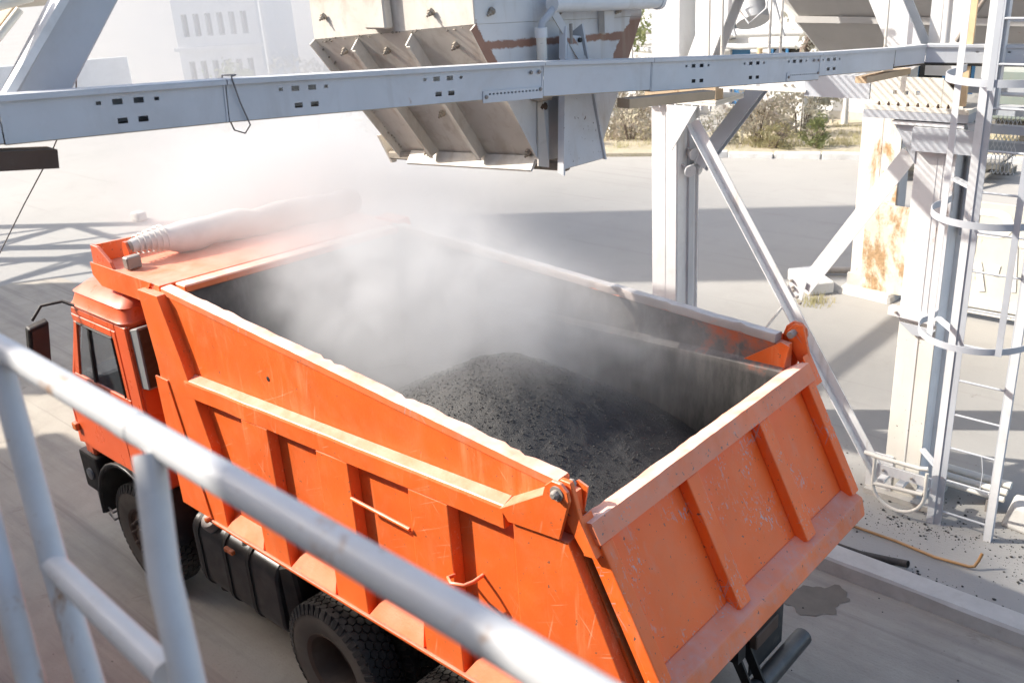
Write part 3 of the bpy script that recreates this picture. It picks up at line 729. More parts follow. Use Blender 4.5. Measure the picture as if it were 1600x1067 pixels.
# --- mid rails, ribs, ledges on both sides
for s in (1,-1):
    def Y(y): return s*y
    mr = MB(); xs = [.42+(3.66-.42)*i/24 for i in range(25)]
    ring = []
    for x in xs:
        j = .006*noise.noise(Vector((x*3.3, s, 7)))
        ring.append([(x,Y(1.171),rail_b(x)),(x,Y(1.25+j),rail_b(x)),(x,Y(1.252+j),rail_t(x)-.02),(x,Y(1.243+j),rail_t(x)),(x,Y(1.171),rail_t(x)+.028)])
    m = 5
    mr.add([p for r in ring for p in r], [(i*m+k, i*m+(k+1)%m, (i+1)*m+(k+1)%m, (i+1)*m+k) for i in range(24) for k in range(m)]+[tuple(range(m)), tuple(range(24*m, 25*m))])
    mr.build('mid_rail', m_orange, TR, bevel=.005)
    for (x0, x1) in ((2.614,2.952),(1.745,2.091),(.853,1.206)):
        MB().add([(x0,Y(1.171),1.345),(x1,Y(1.171),1.345),(x1,Y(1.171),rail_b(x1)-.002),(x0,Y(1.171),rail_b(x0)-.002),(x0+.012,Y(1.247),1.345),(x1-.012,Y(1.247),1.345),(x1-.012,Y(1.247),rail_b(x1)-.002),(x0+.012,Y(1.247),rail_b(x0)-.002)],
                 [(0,1,2,3),(7,6,5,4),(0,3,7,4),(1,5,6,2),(3,2,6,7),(0,4,5,1)]).build('rib', m_orange, TR, bevel=.006, seg=2)
    # rear corner column, leaning with the tailgate
    MB().loft([(.0,Y(1.171),2.64),(.364,Y(1.171),2.63),(.36,Y(1.171),1.345),(-.02,Y(1.171),1.345),(-.415,Y(1.171),1.74)],
              [(-.008,Y(1.246),2.64),(.364,Y(1.246),2.63),(.36,Y(1.246),1.345),(-.02,Y(1.246),1.345),(-.407,Y(1.246),1.74)]).build('corner_column', m_orange, TR, bevel=.006, seg=2)
    # front column
    MB().loft([(4.10,Y(1.10),3.20),(3.81,Y(1.10),3.20),(3.65,Y(1.10),2.75),(3.45,Y(1.10),2.06),(3.45,Y(1.10),1.345),(3.70,Y(1.10),1.345),(4.03,Y(1.10),1.37),(4.03,Y(1.10),2.62)],
              [(4.10,Y(1.246),3.20),(3.81,Y(1.246),3.20),(3.65,Y(1.246),2.75),(3.45,Y(1.246),2.06),(3.45,Y(1.246),1.345),(3.70,Y(1.246),1.345),(4.03,Y(1.246),1.37),(4.03,Y(1.246),2.62)]).build('front_column', m_orange, TR, bevel=.005, seg=2)
    MB().prism([(4.085,Y(1.247),2.50),(3.91,Y(1.247),2.50),(3.66,Y(1.247),1.36),(4.09,Y(1.247),1.36)], (0,s*.012,0)).build('skirt_plate', m_orange, TR)
    # sloping ledges between the ribs and the lower flange
    for (x0, x1) in ((.37,.845),(1.212,1.737),(2.097,2.606),(2.958,3.445)):
        MB().loft([(x0+.07,Y(1.172),1.475),(x0,Y(1.255),1.36),(x0,Y(1.172),1.345)], [(x1-.07,Y(1.172),1.475),(x1,Y(1.255),1.36),(x1,Y(1.172),1.345)]).build('ledge', m_orange, TR)
    MB().box(-.02,3.70,min(Y(1.02),Y(1.262)),max(Y(1.02),Y(1.262)),1.318,1.344).build('bottom_flange', m_orange, TR, bevel=.004)
    # rear corner plate with pin boss
    cpts = [(.43,2.69),(.125,2.885),(.105,2.945),(.06,2.985),(.005,2.985),(-.035,2.95),(-.045,2.90),(.028,2.655),(.375,2.625)]
    MB().prism([(x,Y(1.2475),z) for x,z in cpts], (0,s*.022,0)).build('corner_plate', m_orange, TR, bevel=.004)
    MB().loft([(.43,Y(1.172),2.71),(.10,Y(1.172),2.915),(.10,Y(1.172),2.70)],[(.43,Y(1.246),2.69),(.125,Y(1.246),2.88),(.10,Y(1.246),2.70)]).build('corner_gusset', m_orange, TR)
    pn = MB().lathe([(0,-.12),(.026,-.12),(.026,.03),(.018,.045),(0,.045)], (.028,Y(1.262),2.925), (0,s,0), 6).build('hinge_bolt', m_steel, TR, bevel=.004)
    MB().lathe([(0,-.01),(.040,-.01),(.040,.014),(0,.014)], (.028,Y(1.262),2.925), (0,s,0), 20).build('washer', m_steel, pn, smooth=40)
    # inner gusset by the rear corner
    MB().prism([(.40,Y(1.079),2.66),(.05,Y(1.079),2.90),(-.01,Y(1.079),2.88),(.03,Y(1.079),2.68)], (0,-s*.012,0)).build('inner_plate', m_orange, TR)
# step rod and ring on the near side
MB().tube([(1.74,1.262,2.26),(1.20,1.262,2.245)], .013, 8).build('step_rod', m_orange, TR, smooth=60)
MB().tube([(.862,1.245,2.06),(.86,1.30,2.075),(.80,1.335,2.085),(.72,1.31,2.09),(.70,1.25,2.09),(.70,1.172,2.09)], .012, 8).build('lashing_ring', m_orange, TR, smooth=60)
# dents and bullet like hole on the upper panel
MB().lathe([(0,.002),(.012,.003),(.02,.0)], (2.62,1.171,2.82), (0,1,0), 10).build('dent', m_black, TR)
# --- visor over the cab, its end plate and the rolled tarp
vz0, vz1 = 3.245, 3.17
MB().add([(3.885,1.175,3.13),(4.93,1.175,3.13),(4.93,1.175,vz0),(3.885,1.175,vz0),(3.885,-1.175,3.05),(4.93,-1.175,3.05),(4.93,-1.175,vz1),(3.885,-1.175,vz1)],[(0,1,2,3),(7,6,5,4),(0,3,7,4),(1,5,6,2),(3,2,6,7),(0,4,5,1)]).build('visor', m_orange, TR, bevel=.008, seg=2)
MB().loft([(3.98,1.178,3.255),(4.95,1.178,3.255),(4.95,1.178,3.15),(4.83,1.178,3.075),(4.16,1.178,3.075)],[(3.98,1.19,3.255),(4.95,1.19,3.255),(4.95,1.19,3.15),(4.83,1.19,3.075),(4.16,1.19,3.075)]).build('visor_fascia', m_orange, TR)
MB().prism([(4.93,1.145,3.25),(4.60,1.145,3.25),(4.63,1.145,3.30),(4.80,1.145,3.40),(4.91,1.145,3.405)],(0,.028,0)).build('visor_end_plate', m_cab, TR, bevel=.003)
MB().prism([(4.90,-1.175,3.17),(4.90,1.14,3.247),(4.90,1.14,3.395),(4.90,.2,3.35),(4.90,-.8,3.24),(4.90,-1.175,3.22)],(.03,0,0)).build('visor_upstand', m_orange, TR)
tp = [(4.62-.10*k/16,.98-2.20*k/16,3.385-.125*k/16+.012*math.sin(k*1.3)+.006*math.sin(k*3.1)) for k in range(17)]
roll = MB().tube(tp, [.052,.068,.092]+[.128+.010*math.sin(k*2.1) for k in range(13)]+[.10], 18).build('tarp_roll', m_tarp, TR, smooth=60)
for k in range(6):
    MB().lathe([(.075+.006*k,-.008),(.084+.006*k,0),(.075+.006*k,.008)], (4.62,.93-.045*k,3.384), (0,1,0), 16).build('strap_wrap', m_tarp, roll, smooth=60)
MB().prism([(4.66,1.00,3.25),(4.57,1.00,3.25),(4.57,1.00,3.36),(4.60,1.00,3.43),(4.645,1.00,3.43),(4.67,1.00,3.36)],(0,.03,0)).build('roll_bracket', m_cab, TR)
MB().box(4.44,4.52,1.0,1.12,3.25,3.35).build('winch', m_steel, TR, bevel=.01)
MB().tube([(4.62,1.01,3.385),(4.62,.93,3.385)], .05, 12).build('roll_end', m_steel, roll, smooth=60)
# --- tailgate
gt0 = (-.052, 2.735); gt1 = (-.475, 1.90)
gd_ = Vector((gt1[0]-gt0[0],0,gt1[1]-gt0[1])).normalized(); gn = Vector((gd_.z,0,-gd_.x)); gn = gn if gn.x < 0 else -gn
def gp(u, y, d): 
    p = Vector((gt0[0],0,gt0[1])) + gd_*u + gn*d; return (p.x, y, p.z)
GL = .95
def gbox(mb, u0, u1, y0, y1, d0, d1, d0b=None, d1b=None):
    d0b = d0 if d0b is None else d0b; d1b = d1 if d1b is None else d1b
    return mb.add([gp(u0,y0,d0),gp(u0,y1,d0),gp(u0,y1,d1),gp(u0,y0,d1),gp(u1,y0,d0b),gp(u1,y1,d0b),gp(u1,y1,d1b),gp(u1,y0,d1b)],
                  [(0,1,2,3),(7,6,5,4),(0,4,5,1),(1,5,6,2),(2,6,7,3),(3,7,4,0)])
TG = MB(); gbox(TG, .02, GL+.12, -1.10, 1.18, -.035, 0)
TG = TG.build('tailgate', m_gate, TR)
TG.data.materials.append(m_inner)
for p in TG.data.polygons:
    if p.normal.x > .5: p.material_index = 1
tr_ = MB()
ring = []
for i in range(41):
    y = -1.125+2.325*i/40
    j = .008*noise.noise(Vector((y*5,1,1)))+.004*noise.noise(Vector((y*17,1,4)))
    ring.append([gp(-.012+j,y,-.06),gp(-.018+j,y,.03),gp(-.002+j*.5,y,.082),gp(.115,y,.085),gp(.115,y,.0),gp(.05,y,-.06)])
tr_.add([p for r in ring for p in r], [(i*6+k, i*6+(k+1)%6, (i+1)*6+(k+1)%6, (i+1)*6+k) for i in range(40) for k in range(6)]+[tuple(range(6)), tuple(range(240,246))])
tr_.build('top_rail', m_worn, TG, smooth=35)
for y0, y1 in ((1.10,1.19),(.305,.42),(-.50,-.385),(-1.12,-1.03)):
    mb = MB(); gbox(mb, .117, GL-.045, y0, y1, .001, .076, .001, .076); mb.build('rib', m_gate, TG, bevel=.008, seg=2)
lg = MB()
lg.loft([gp(GL-.10,-1.10,.002),gp(GL,-1.11,.090),gp(GL+.115,-1.08,.075),gp(GL+.125,-1.08,-.03),gp(GL-.05,-1.10,-.03)],[gp(GL-.10,1.20,.002),gp(GL,1.20,.090),gp(GL+.125,1.20,.075),gp(GL+.125,1.20,-.03),gp(GL-.05,1.20,-.03)])
lg.build('bottom_ledge', paint('scraped_ledge', (.80,.20,.07), .15, (.46,.38,.38), .85, dust=(.72,.46,.38), dust_amt=.35, scr=.8, scr_col=(.42,.38,.39), rough=.55, chips=1.0), TG, bevel=.012, seg=2)
for s in (1,-1):
    y0 = s*1.205
    MB().prism([(-.03,y0,2.985),(.035,y0,2.985),(.075,y0,2.93),(.06,y0,2.84),(-.055,y0,2.66),(-.10,y0,2.60),(-.155,y0,2.62),(-.08,y0,2.80)],(0,s*.03,0)).build('hinge_lug', m_gate, TG, bevel=.004)
    MB().prism([(-.075,y0+s*.032,2.80),(-.10,y0+s*.032,2.60),(-.175,y0+s*.032,2.61)],(0,-s*.10,0)).build('lug_gusset', m_gate, TG)
    MB().lathe([(0,0),(.018,0),(.018,.012),(0,.012)], (-.085,s*1.145,2.745), (0,0,1), 8).build('lug_pin', m_steel, TG)
# --- frame, underrun bar, brackets below the tailgate
fr = MB()
for y in (-.42,.42): fr.box(-.10,5.9,y-.05,y+.05,.80,1.08)
for x in (.0,.9,1.9,2.9,3.9,5.6): fr.box(x-.06,x+.06,-.368,.368,.84,1.04)
fr.box(.05,3.8,-.62,-.50,1.10,1.316); fr.box(.05,3.8,.50,.62,1.10,1.316)
for x in (.3,1.3,2.3,3.3): fr.box(x-.05,x+.05,-1.0,1.0,1.20,1.316)
fr.build('frame', m_black, TR)
MB().tube([(-.14,-1.30,.46),(-.14,-.9,.46),(-.14,0,.46),(-.14,1.2,.46)], [.070,.072,.072,.07], 14).build('underrun_bar', paint('dusty_black_tube', (.045,.045,.045), .2, (.2,.18,.16), .8, dust=(.2,.19,.17), dust_amt=.7, rough=.4), TR, smooth=50, bevel=.01)
for y in (-.62,-.48,.48,.62): MB().prism([(-.12,y,.50),(-.19,y,.52),(.02,y,.95),(.12,y,.95)],(0,.018,0)).build('bar_bracket', m_black, TR)
hk = MB()
for y in (-1.02,-.92): hk.tube([(-.36,y+.38,1.70),(-.42,y+.37,1.62),(-.415,y+.36,1.55)], [.035,.045,.03], 8)
hk.build('latch_hook', m_black, TR, smooth=50)
MB().prism([(-.44,-1.10,1.74),(-.48,-1.22,1.735),(-.42,-1.22,1.69)],(.02,.0,-.05)).build('latch_tip', m_rim, TR)
for y in (-.55,-.2,.2,.55):
    MB().tube([(-.30,y,1.66),(-.12,y+.02,1.30),(-.05,y,1.05)], .05, 8).build('latch_arm', m_black, TR, smooth=50)
for y in (-.75,.75):
    MB().box(-.12,-.06,y-.16,y+.16,.78,.90).build('tail_lamp', m_rim, TR, bevel=.008)
for x0 in (-.06,):
    for y in (-1.1,.62): MB().box(x0,x0+.012,y,y+.48,.50,1.15).build('mud_flap', m_rubber, TR)

# --- wheels
def wheel(x, s, dual, steer):
    yo = 1.20 if steer else 1.22
    prof_t = [(.285,-.275),(.36,-.285),(.43,-.29),(.475,-.278),(.505,-.25),(.512,-.14),(.505,-.03),(.475,-.002),(.43,.008),(.36,.005),(.285,-.012)]
    if steer: rp = [(.0,.02),(.09,.02),(.10,-.015),(.15,-.03),(.20,-.03),(.235,-.045),(.262,-.03),(.262,-.02),(.29,-.006),(.29,-.03),(.262,-.06),(.262,-.25),(.29,-.27),(.0,-.27)]
    else: rp = [(.0,-.17),(.075,-.17),(.085,-.24),(.20,-.25),(.225,-.235),(.245,-.10),(.262,-.02),(.292,-.004),(.292,-.03),(.268,-.06),(.262,-.26),(.0,-.30)]
    rimo = MB().lathe([(r, s*h) for r, h in rp], (x, s*yo, .53), (0,1,0), 40).build('wheel', m_rim, TR, smooth=40)
    for d in ((0,) if not dual else (0,-.345)):
        ty = MB().lathe([(r, s*(h+d)) for r, h in prof_t], (x, s*yo, .53), (0,1,0), 64).build('tyre', m_tyreside, rimo, smooth=50)
        td = MB(); NL = 46
        rows = [(-.045,0),(-.098,.5),(-.151,0),(-.204,.5)]
        for k in range(NL):
            for yc, ph in rows:
                a0 = 2*PI*(k+ph)/NL
                hexp = []
                for (da, dy) in ((-.36,-.018),(-.36,.018),(0,.034),(.36,.018),(.36,-.018),(0,-.034)):
                    hexp.append((a0+da*2*PI/NL*1.12, yc+dy*.86))
                ring0 = [(x+math.cos(a)*.505, s*(yo+d+y), .53+math.sin(a)*.505) for a, y in hexp]
                ring1 = [(x+math.cos(a)*.533, s*(yo+d+y*.985-.002), .53+math.sin(a)*.533) for a, y in hexp]
                td.add(ring0+ring1, [(6,7,8,9,10,11)]+[(i,(i+1)%6,(i+1)%6+6,i+6) for i in range(6)])
            for ys, yt, ph in ((.000,-.022,.5),(-.276,-.254,0)):
                a0 = 2*PI*(k+ph)/NL; w = .30*2*PI/NL
                q = []
                for a in (a0-w, a0+w):
                    q += [(x+math.cos(a)*r, s*(yo+d+y), .53+math.sin(a)*r) for r, y in ((.455,ys+(.012 if ys > -.1 else -.012)),(.53,yt+(.008 if ys>-.1 else -.008)),(.532,yt-(.02 if ys>-.1 else -.02)),(.49,yt-(.01 if ys > -.1 else -.01)))]
                td.add(q, [(0,1,2,3),(7,6,5,4),(0,4,5,1),(1,5,6,2),(2,6,7,3)])
        td.build('tread', m_rubber, rimo)
    if steer and s > 0:
        nut = None
        for k in range(10):
            a = 2*PI*k/10; c = (x+.165*math.cos(a), s*(yo-.005), .53+.165*math.sin(a))
            if nut is None: nut = MB().lathe([(0,-.03),(.02,-.03),(.02,.03),(.012,.045),(0,.045)], c, (0,s,0), 6).build('wheel_nut', m_rim, rimo)
            else: again(nut, (WLOC[nut.name][0]-.165+.165*math.cos(a), WLOC[nut.name][1], .53+.165*math.sin(a)), rimo)
    return rimo
for s in (1,-1):
    wheel(5.19, s, False, True); wheel(2.368, s, True, False); wheel(1.048, s, True, False)
for x in (5.19,2.368,1.048): MB().tube([(x,-.9,.53),(x,.9,.53)], .085, 12).build('axle', m_black, TR, smooth=50)
for s in (1,-1):
    mb = MB(); n = 14
    o_, i_ = [], []
    for k in range(n+1):
        a = math.radians(-2+174*k/n) 
        for r, L in ((.66,o_),(.63,i_)): L.append((5.19+r*math.cos(a)*1.02, .60+r*math.sin(a)*1.06))
    y0, y1 = s*.88, s*1.245
    vs = [(x,y,z) for y in (y0,y1) for P in (o_, i_) for x, z in P]; m = n+1
    fs = []
    for k in range(n):
        fs += [(k,k+1,2*m+k+1,2*m+k), (m+k,3*m+k,3*m+k+1,m+k+1), (2*m+k,2*m+k+1,3*m+k+1,3*m+k), (k,m+k,m+k+1,k+1)]
    fs += [(0,2*m,3*m,m),(n,m+n,3*m+n,2*m+n)]
    mb.add(vs, fs); mg = mb.build('mudguard', m_black, TR, smooth=40)
    MB().tube([(x, s*1.247, z) for x, z in o_], .016, 8).build('lip', m_tank, mg, smooth=60)
# --- fuel tank with straps and cap
def rr_prof(y0,y1,z0,z1,r,n=5):
    pts = []
    for cx_, cz_, a0 in ((y1-r,z1-r,0),(y0+r,z1-r,90),(y0+r,z0+r,180),(y1-r,z0+r,270)):
        for k in range(n+1):
            a = math.radians(a0+90*k/n); pts.append((cx_+r*math.cos(a), cz_+r*math.sin(a)))
    return pts
tk = [(y,z) for y,z in rr_prof(.58,1.19,.46,1.16,.15)]
TK = MB().loft([(4.20,y,z) for y,z in tk],[(2.98,y,z) for y,z in tk]).build('fuel_tank', m_tank, TR, smooth=40, bevel=.02, seg=2)
if True:
    q = rr_prof(.60,1.175,.475,1.145,.14); MB().loft([(4.201,y,z) for y,z in q],[(4.255,.885+(y-.885)*.88,.81+(z-.81)*.88) for y,z in q]).build('tank_end', m_tank, TK, smooth=40)
for x in (4.10,3.70,3.36):
    q = rr_prof(.57,1.202,.45,1.172,.155); MB().loft([(x-.022,y,z) for y,z in q],[(x+.022,y,z) for y,z in q]).build('tank_strap', m_black, TK, smooth=40)
MB().lathe([(.085,0),(.09,.075),(.08,.095),(0,.10)], (3.93,1.10,1.12), (0,.6,1), 20).build('tank_cap', m_steel, TK, smooth=40)
MB().box(3.50,3.62,1.20,1.235,1.06,1.10).build('marker_lamp', m_lens, TR, bevel=.006)
MB().lathe([(0,0),(.024,0),(.024,.04),(0,.05)], (3.70,1.25,1.345), (0,1,0), 10).build('lamp_bulb', m_lens, TR, smooth=50)
MB().loft([(2.965,.60,.50),(2.965,1.15,.50),(2.965,1.17,1.15),(2.965,.60,1.15)],[(2.80,.60,.62),(2.80,1.10,.62),(2.80,1.14,1.22),(2.80,.60,1.22)]).build('air_reservoir', m_black, TR, bevel=.02)
MB().lathe([(.048,0),(.055,0),(.055,-.32),(.048,-.32)], (4.24,.98,.30), (1,.35,.0), 18, close=True).build('exhaust_pipe', m_black, TR, smooth=50)
MB().box(4.30,4.6,.45,.95,.5,1.0).build('battery_box', m_black, TR, bevel=.02)

# --- cab
CB_out = [(4.47,1.30),(4.47,2.80),(5.42,2.80),(5.62,2.35),(5.98,1.80),(6.02,1.30)]
cabm = MB()
def cab_prof(y, inset=0): return [(x - (inset if x > 5 else 0), y, z) for x, z in CB_out]
# near side skin with real door window opening, far side skin, front, back, floor
# back wall with window opening
grid_holes(cabm, (4.47,-1.22,1.30), (0,1,0), (0,0,1), (1,0,0), [0,2.44], [0,1.50], [(.5,1.94,.95,1.38)], .03)
# front wall (lower) and windscreen frame
cabm.prism([(5.98,-1.22,1.80),(5.98,1.22,1.80),(6.02,1.22,1.30),(6.02,-1.22,1.30)], (-.03,0,0))
for y in (-1.22,1.17):
    cabm.prism([(5.42,y,2.80),(5.98,y,1.80),(5.93,y,1.80),(5.36,y,2.80)], (0,.05,0))
cabm.box(5.36,5.42,-1.17,1.17,2.74,2.80)
for s in (1,-1):
    y0 = s*1.22; yi = s*1.245
    # rear pillar, sill, roof edge strip
    cabm.prism([(4.475,y0,1.30),(4.475,y0,2.80),(4.66,y0,2.80),(4.66,y0,1.30)], (0,s*.025,0))
    cabm.prism([(4.662,y0,2.735),(4.662,y0,2.80),(5.42,y0,2.80),(5.455,y0,2.735)], (0,s*.025,0))
    cabm.prism([(5.93,y0,1.32),(5.99,y0,1.78),(6.02,y0,1.30)], (0,s*.02,0))
cabm.box(4.5,6.0,-1.21,1.21,1.27,1.30)
CB = cabm.build('cab', m_cab, TR, bevel=.008)
# raised roof cap with rounded ribs
def roof_ring(z, inx, iny, r=.10, n=4):
    x0, x1, y1 = 4.46+inx*.55, 5.44-inx*1.25, 1.25-iny
    pts = []
    for cx_, cy_, a0 in ((x1-r,y1-r,0),(x0+r,y1-r,90),(x0+r,-y1+r,180),(x1-r,-y1+r,270)):
        for k in range(n+1):
            a = math.radians(a0+90*k/n); pts.append((cx_+r*math.cos(a), cy_+r*math.sin(a), z))
    return pts
rings = [roof_ring(2.801,0,0), roof_ring(2.83,-.012,-.012), roof_ring(2.85,.005,.005), roof_ring(2.93,.03,.03), roof_ring(2.945,.02,.02), roof_ring(2.96,.035,.04), roof_ring(3.02,.10,.11), roof_ring(3.055,.20,.24), roof_ring(3.065,.38,.6)]
rm = MB(); nr = len(rings[0])
rm.add([p for r in rings for p in r], [(i*nr+k, i*nr+(k+1)%nr, (i+1)*nr+(k+1)%nr, (i+1)*nr+k) for i in range(len(rings)-1) for k in range(nr)] + [tuple(range((len(rings)-1)*nr, len(rings)*nr))])
rm.build('roof', m_cab, CB, smooth=35)
# door with window frame, vent pillar, panes, handle
for s in (1,-1):
    y0 = s*1.221
    dm = MB()
    dm.prism([(4.668,y0,1.33),(4.668,y0,2.11),(5.70,y0,2.11),(5.945,y0,1.75),(5.925,y0,1.33)], (0,s*.026,0))
    dm.prism([(4.668,y0,2.112),(4.668,y0,2.73),(4.735,y0,2.73),(4.735,y0,2.112)], (0,s*.026,0))
    dm.prism([(4.737,y0,2.665),(4.737,y0,2.73),(5.455,y0,2.73),(5.44,y0,2.665)], (0,s*.026,0))
    dm.prism([(5.60,y0,2.112),(5.38,y0,2.664),(5.44,y0,2.664),(5.69,y0,2.112)], (0,s*.026,0))
    D = dm.build('door', m_cab, TR, bevel=.006)
    MB().prism([(5.285,y0-s*.004,2.114),(5.165,y0-s*.004,2.663),(5.195,y0-s*.004,2.663),(5.32,y0-s*.004,2.114)], (0,s*.03,0)).build('vent_pillar', m_black, D)
    MB().prism([(4.738,y0+s*.008,2.114),(4.738,y0+s*.008,2.662),(5.166,y0+s*.008,2.662),(5.287,y0+s*.008,2.114)], (0,s*.005,0)).build('window_pane', m_glass, D)
    MB().prism([(5.32,y0+s*.008,2.114),(5.197,y0+s*.008,2.662),(5.378,y0+s*.008,2.662),(5.598,y0+s*.008,2.114)], (0,s*.005,0)).build('vent_pane', m_glass, D)
    MB().tube([(4.74,y0+s*.03,2.12),(4.74,y0+s*.03,2.66),(5.37,y0+s*.03,2.66)], .009, 6).build('rubber_seal', m_black, D)
    MB().box(4.76,4.90,min(s*1.248,s*1.275),max(s*1.248,s*1.275),1.90,1.94).build('handle', m_black, D, bevel=.006)
    MB().box(5.90,5.99,min(s*1.24,s*1.29),max(s*1.24,s*1.29),1.46,1.54).build('side_lamp', m_lens, TR, bevel=.015, seg=2)
    MB().prism([(4.95,y0+s*.0265,1.36),(4.95,y0+s*.0265,2.02),(5.6,y0+s*.0265,2.02),(5.82,y0+s*.0265,1.70),(5.80,y0+s*.0265,1.36)], (0,s*.004,0)).build('door_panel', m_cab, D)
    # mirror on a bent arm
    mx = 5.52
    mr = MB().loft([(mx+.05,s*1.42,2.73),(mx+.05,s*1.60,2.70),(mx+.30,s*1.60,2.14),(mx+.30,s*1.42,2.14)],[(mx-.03,s*1.42,2.70),(mx-.03,s*1.60,2.68),(mx+.22,s*1.60,2.11),(mx+.22,s*1.42,2.11)]).build('side_mirror', m_black, TR, bevel=.02, seg=2)
    MB().loft([(mx-.034,s*1.44,2.68),(mx-.034,s*1.58,2.66),(mx+.20,s*1.58,2.13),(mx+.20,s*1.44,2.13)],[(mx-.038,s*1.44,2.68),(mx-.038,s*1.58,2.66),(mx+.196,s*1.58,2.13),(mx+.196,s*1.44,2.13)]).build('mirror_glass', m_mirror, mr)
    MB().tube([(5.25,s*1.23,2.81),(5.42,s*1.30,2.86),(5.50,s*1.45,2.85),(5.53,s*1.54,2.74)], .014, 8).build('mirror_arm', m_black, mr, smooth=60)
    MB().tube([(5.90,s*1.23,2.0),(5.80,s*1.50,2.02)], .012, 8).build('mirror_stay', m_black, mr, smooth=60)
MB().prism([(5.395,-1.16,2.735),(5.395,1.16,2.735),(5.955,1.16,1.81),(5.955,-1.16,1.81)], (-.006,0,-.003)).build('windscreen', m_glass, CB)
MB().box(4.478,4.484,-.72,.72,2.26,2.675).build('rear_window', m_darkglass, CB)
it = MB(); it.box(4.62,5.15,.25,.95,1.302,1.80); it.box(4.60,4.78,.25,.95,1.802,2.45); it.box(4.62,5.15,-.95,-.2,1.302,1.80); it.box(4.60,4.78,-.95,-.2,1.802,2.45); it.box(5.55,5.9,-1.1,1.1,1.5,2.05)
it.build('seat', m_interior, CB, bevel=.05, seg=2)
MB().lathe([(.20,0),(.215,.012),(.20,.025),(.185,.012)], (5.38,.6,2.12), (-.75,0,.6), 24, close=True).build('steering_wheel', m_black, CB, smooth=60)
# air filter box on the cab rear
MB().loft([(4.345,1.215,2.28),(4.345,.70,2.28),(4.33,.70,2.82),(4.33,1.215,2.82)],[(4.468,1.215,2.26),(4.468,.70,2.26),(4.468,.70,2.78),(4.468,1.215,2.78)]).build('air_filter_box', m_box, TR, bevel=.008)
MB().prism([(4.342,1.205,2.30),(4.342,.72,2.30),(4.327,.72,2.80),(4.327,1.205,2.80)],(-.006,0,0)).build('filter_mesh', m_black, TR)
MB().tube([(4.40,.95,2.26),(4.36,.92,1.7),(4.30,.8,1.2)], .08, 12).build('air_hose', m_black, TR, smooth=60)
MB().tube([(4.462,1.0,1.95),(4.40,1.0,1.93),(4.38,.6,1.92)], .02, 8).build('grab_bar', m_cab, TR, smooth=60)
# bumper, step
MB().box(5.82,6.20,-1.22,1.22,.74,1.16).build('bumper', m_black, TR, bevel=.03, seg=2)
MB().lathe([(0,0),(.06,0),(.06,.02),(0,.03)], (6.0,1.222,.95), (0,1,0), 12).build('bumper_cap', m_box, TR, smooth=50)
stp = MB()
for z in (.56,.64): stp.tube([(6.05,1.18,z),(5.72,1.22,z-.03),(5.72,.95,z-.03)], .012, 6)
stp.tube([(6.05,1.18,.75),(6.05,1.18,.54)], .012, 6)
stp.build('step', m_steel, TR)
MB().box(5.0,6.1,-.8,.8,.6,1.26).build('engine', m_black, TR, bevel=.05)
MB().box(5.85,6.03,-1.2,1.2,1.17,1.29).build('front_panel', m_cab, TR, bevel=.02)
# ------------------------------------------------------------------ asphalt load
NX, NY = 230, 140
X = np.linspace(.0, 3.80, NX); Yg = np.linspace(-1.03, 1.03, NY)
pv = []
def heap(x, y, cx, cy, h, sl, rnd=.16):
    d = math.sqrt((x-cx)**2 + (y-cy)**2 + rnd*rnd) - rnd
    return h - sl*d
for x in X:
    for y in Yg:
        q = Vector((x, y, 0))
        n1 = noise.noise(q*2.2)*.035 + noise.noise(q*6.5)*.014
        z = max(heap(x, y, 1.46, .20, 2.86, .70, .38), heap(x, y, 1.95, -.85, 2.28, .62, .25), heap(x, y, 3.0, -.3, 2.15, .45, .4), 1.80 + .05*noise.noise(q*1.3))
        fz = 1.49 if x > .6 else 1.49+(.6-x)*.325
        z = max(z + n1, fz+.01) + .006*noise.noise(q*26) + .005*noise.noise(q*60)
        pv.append((x - (.36*(max(0, .6-x)/.6)*max(0, 1-(z-1.75)/1.0) if x < .6 and z < 2.7 else 0)*.9, y, z))
pm = MB(); pm.add(pv, [(i*NY+j, (i+1)*NY+j, (i+1)*NY+j+1, i*NY+j+1) for i in range(NX-1) for j in range(NY-1)])
P_ = np.array(pv).reshape(NX, NY, 3)
for k in range(15000):
    i = min(NX-1, max(0, int(random.gauss(.38,.22)*NX))); j = random.randrange(NY)
    p = P_[i, j]; r = random.choice([.0025,.003,.003,.004,.004,.005,.007]) * random.uniform(.8,1.2)
    x, y, z = p[0]+random.uniform(-.008,.008), p[1]+random.uniform(-.007,.007), p[2]+r*.3
    pm.add([(x+r,y,z),(x-r,y,z),(x,y+r,z),(x,y-r,z),(x,y,z+r*.8),(x,y,z-r)], [(0,2,4),(2,1,4),(1,3,4),(3,0,4),(2,0,5),(1,2,5),(3,1,5),(0,3,5)])
ap = pm.build('asphalt_pile', m_asphalt, smooth=60)
tag(ap, 'black heap of fresh steaming asphalt filling the open truck body', 'asphalt')

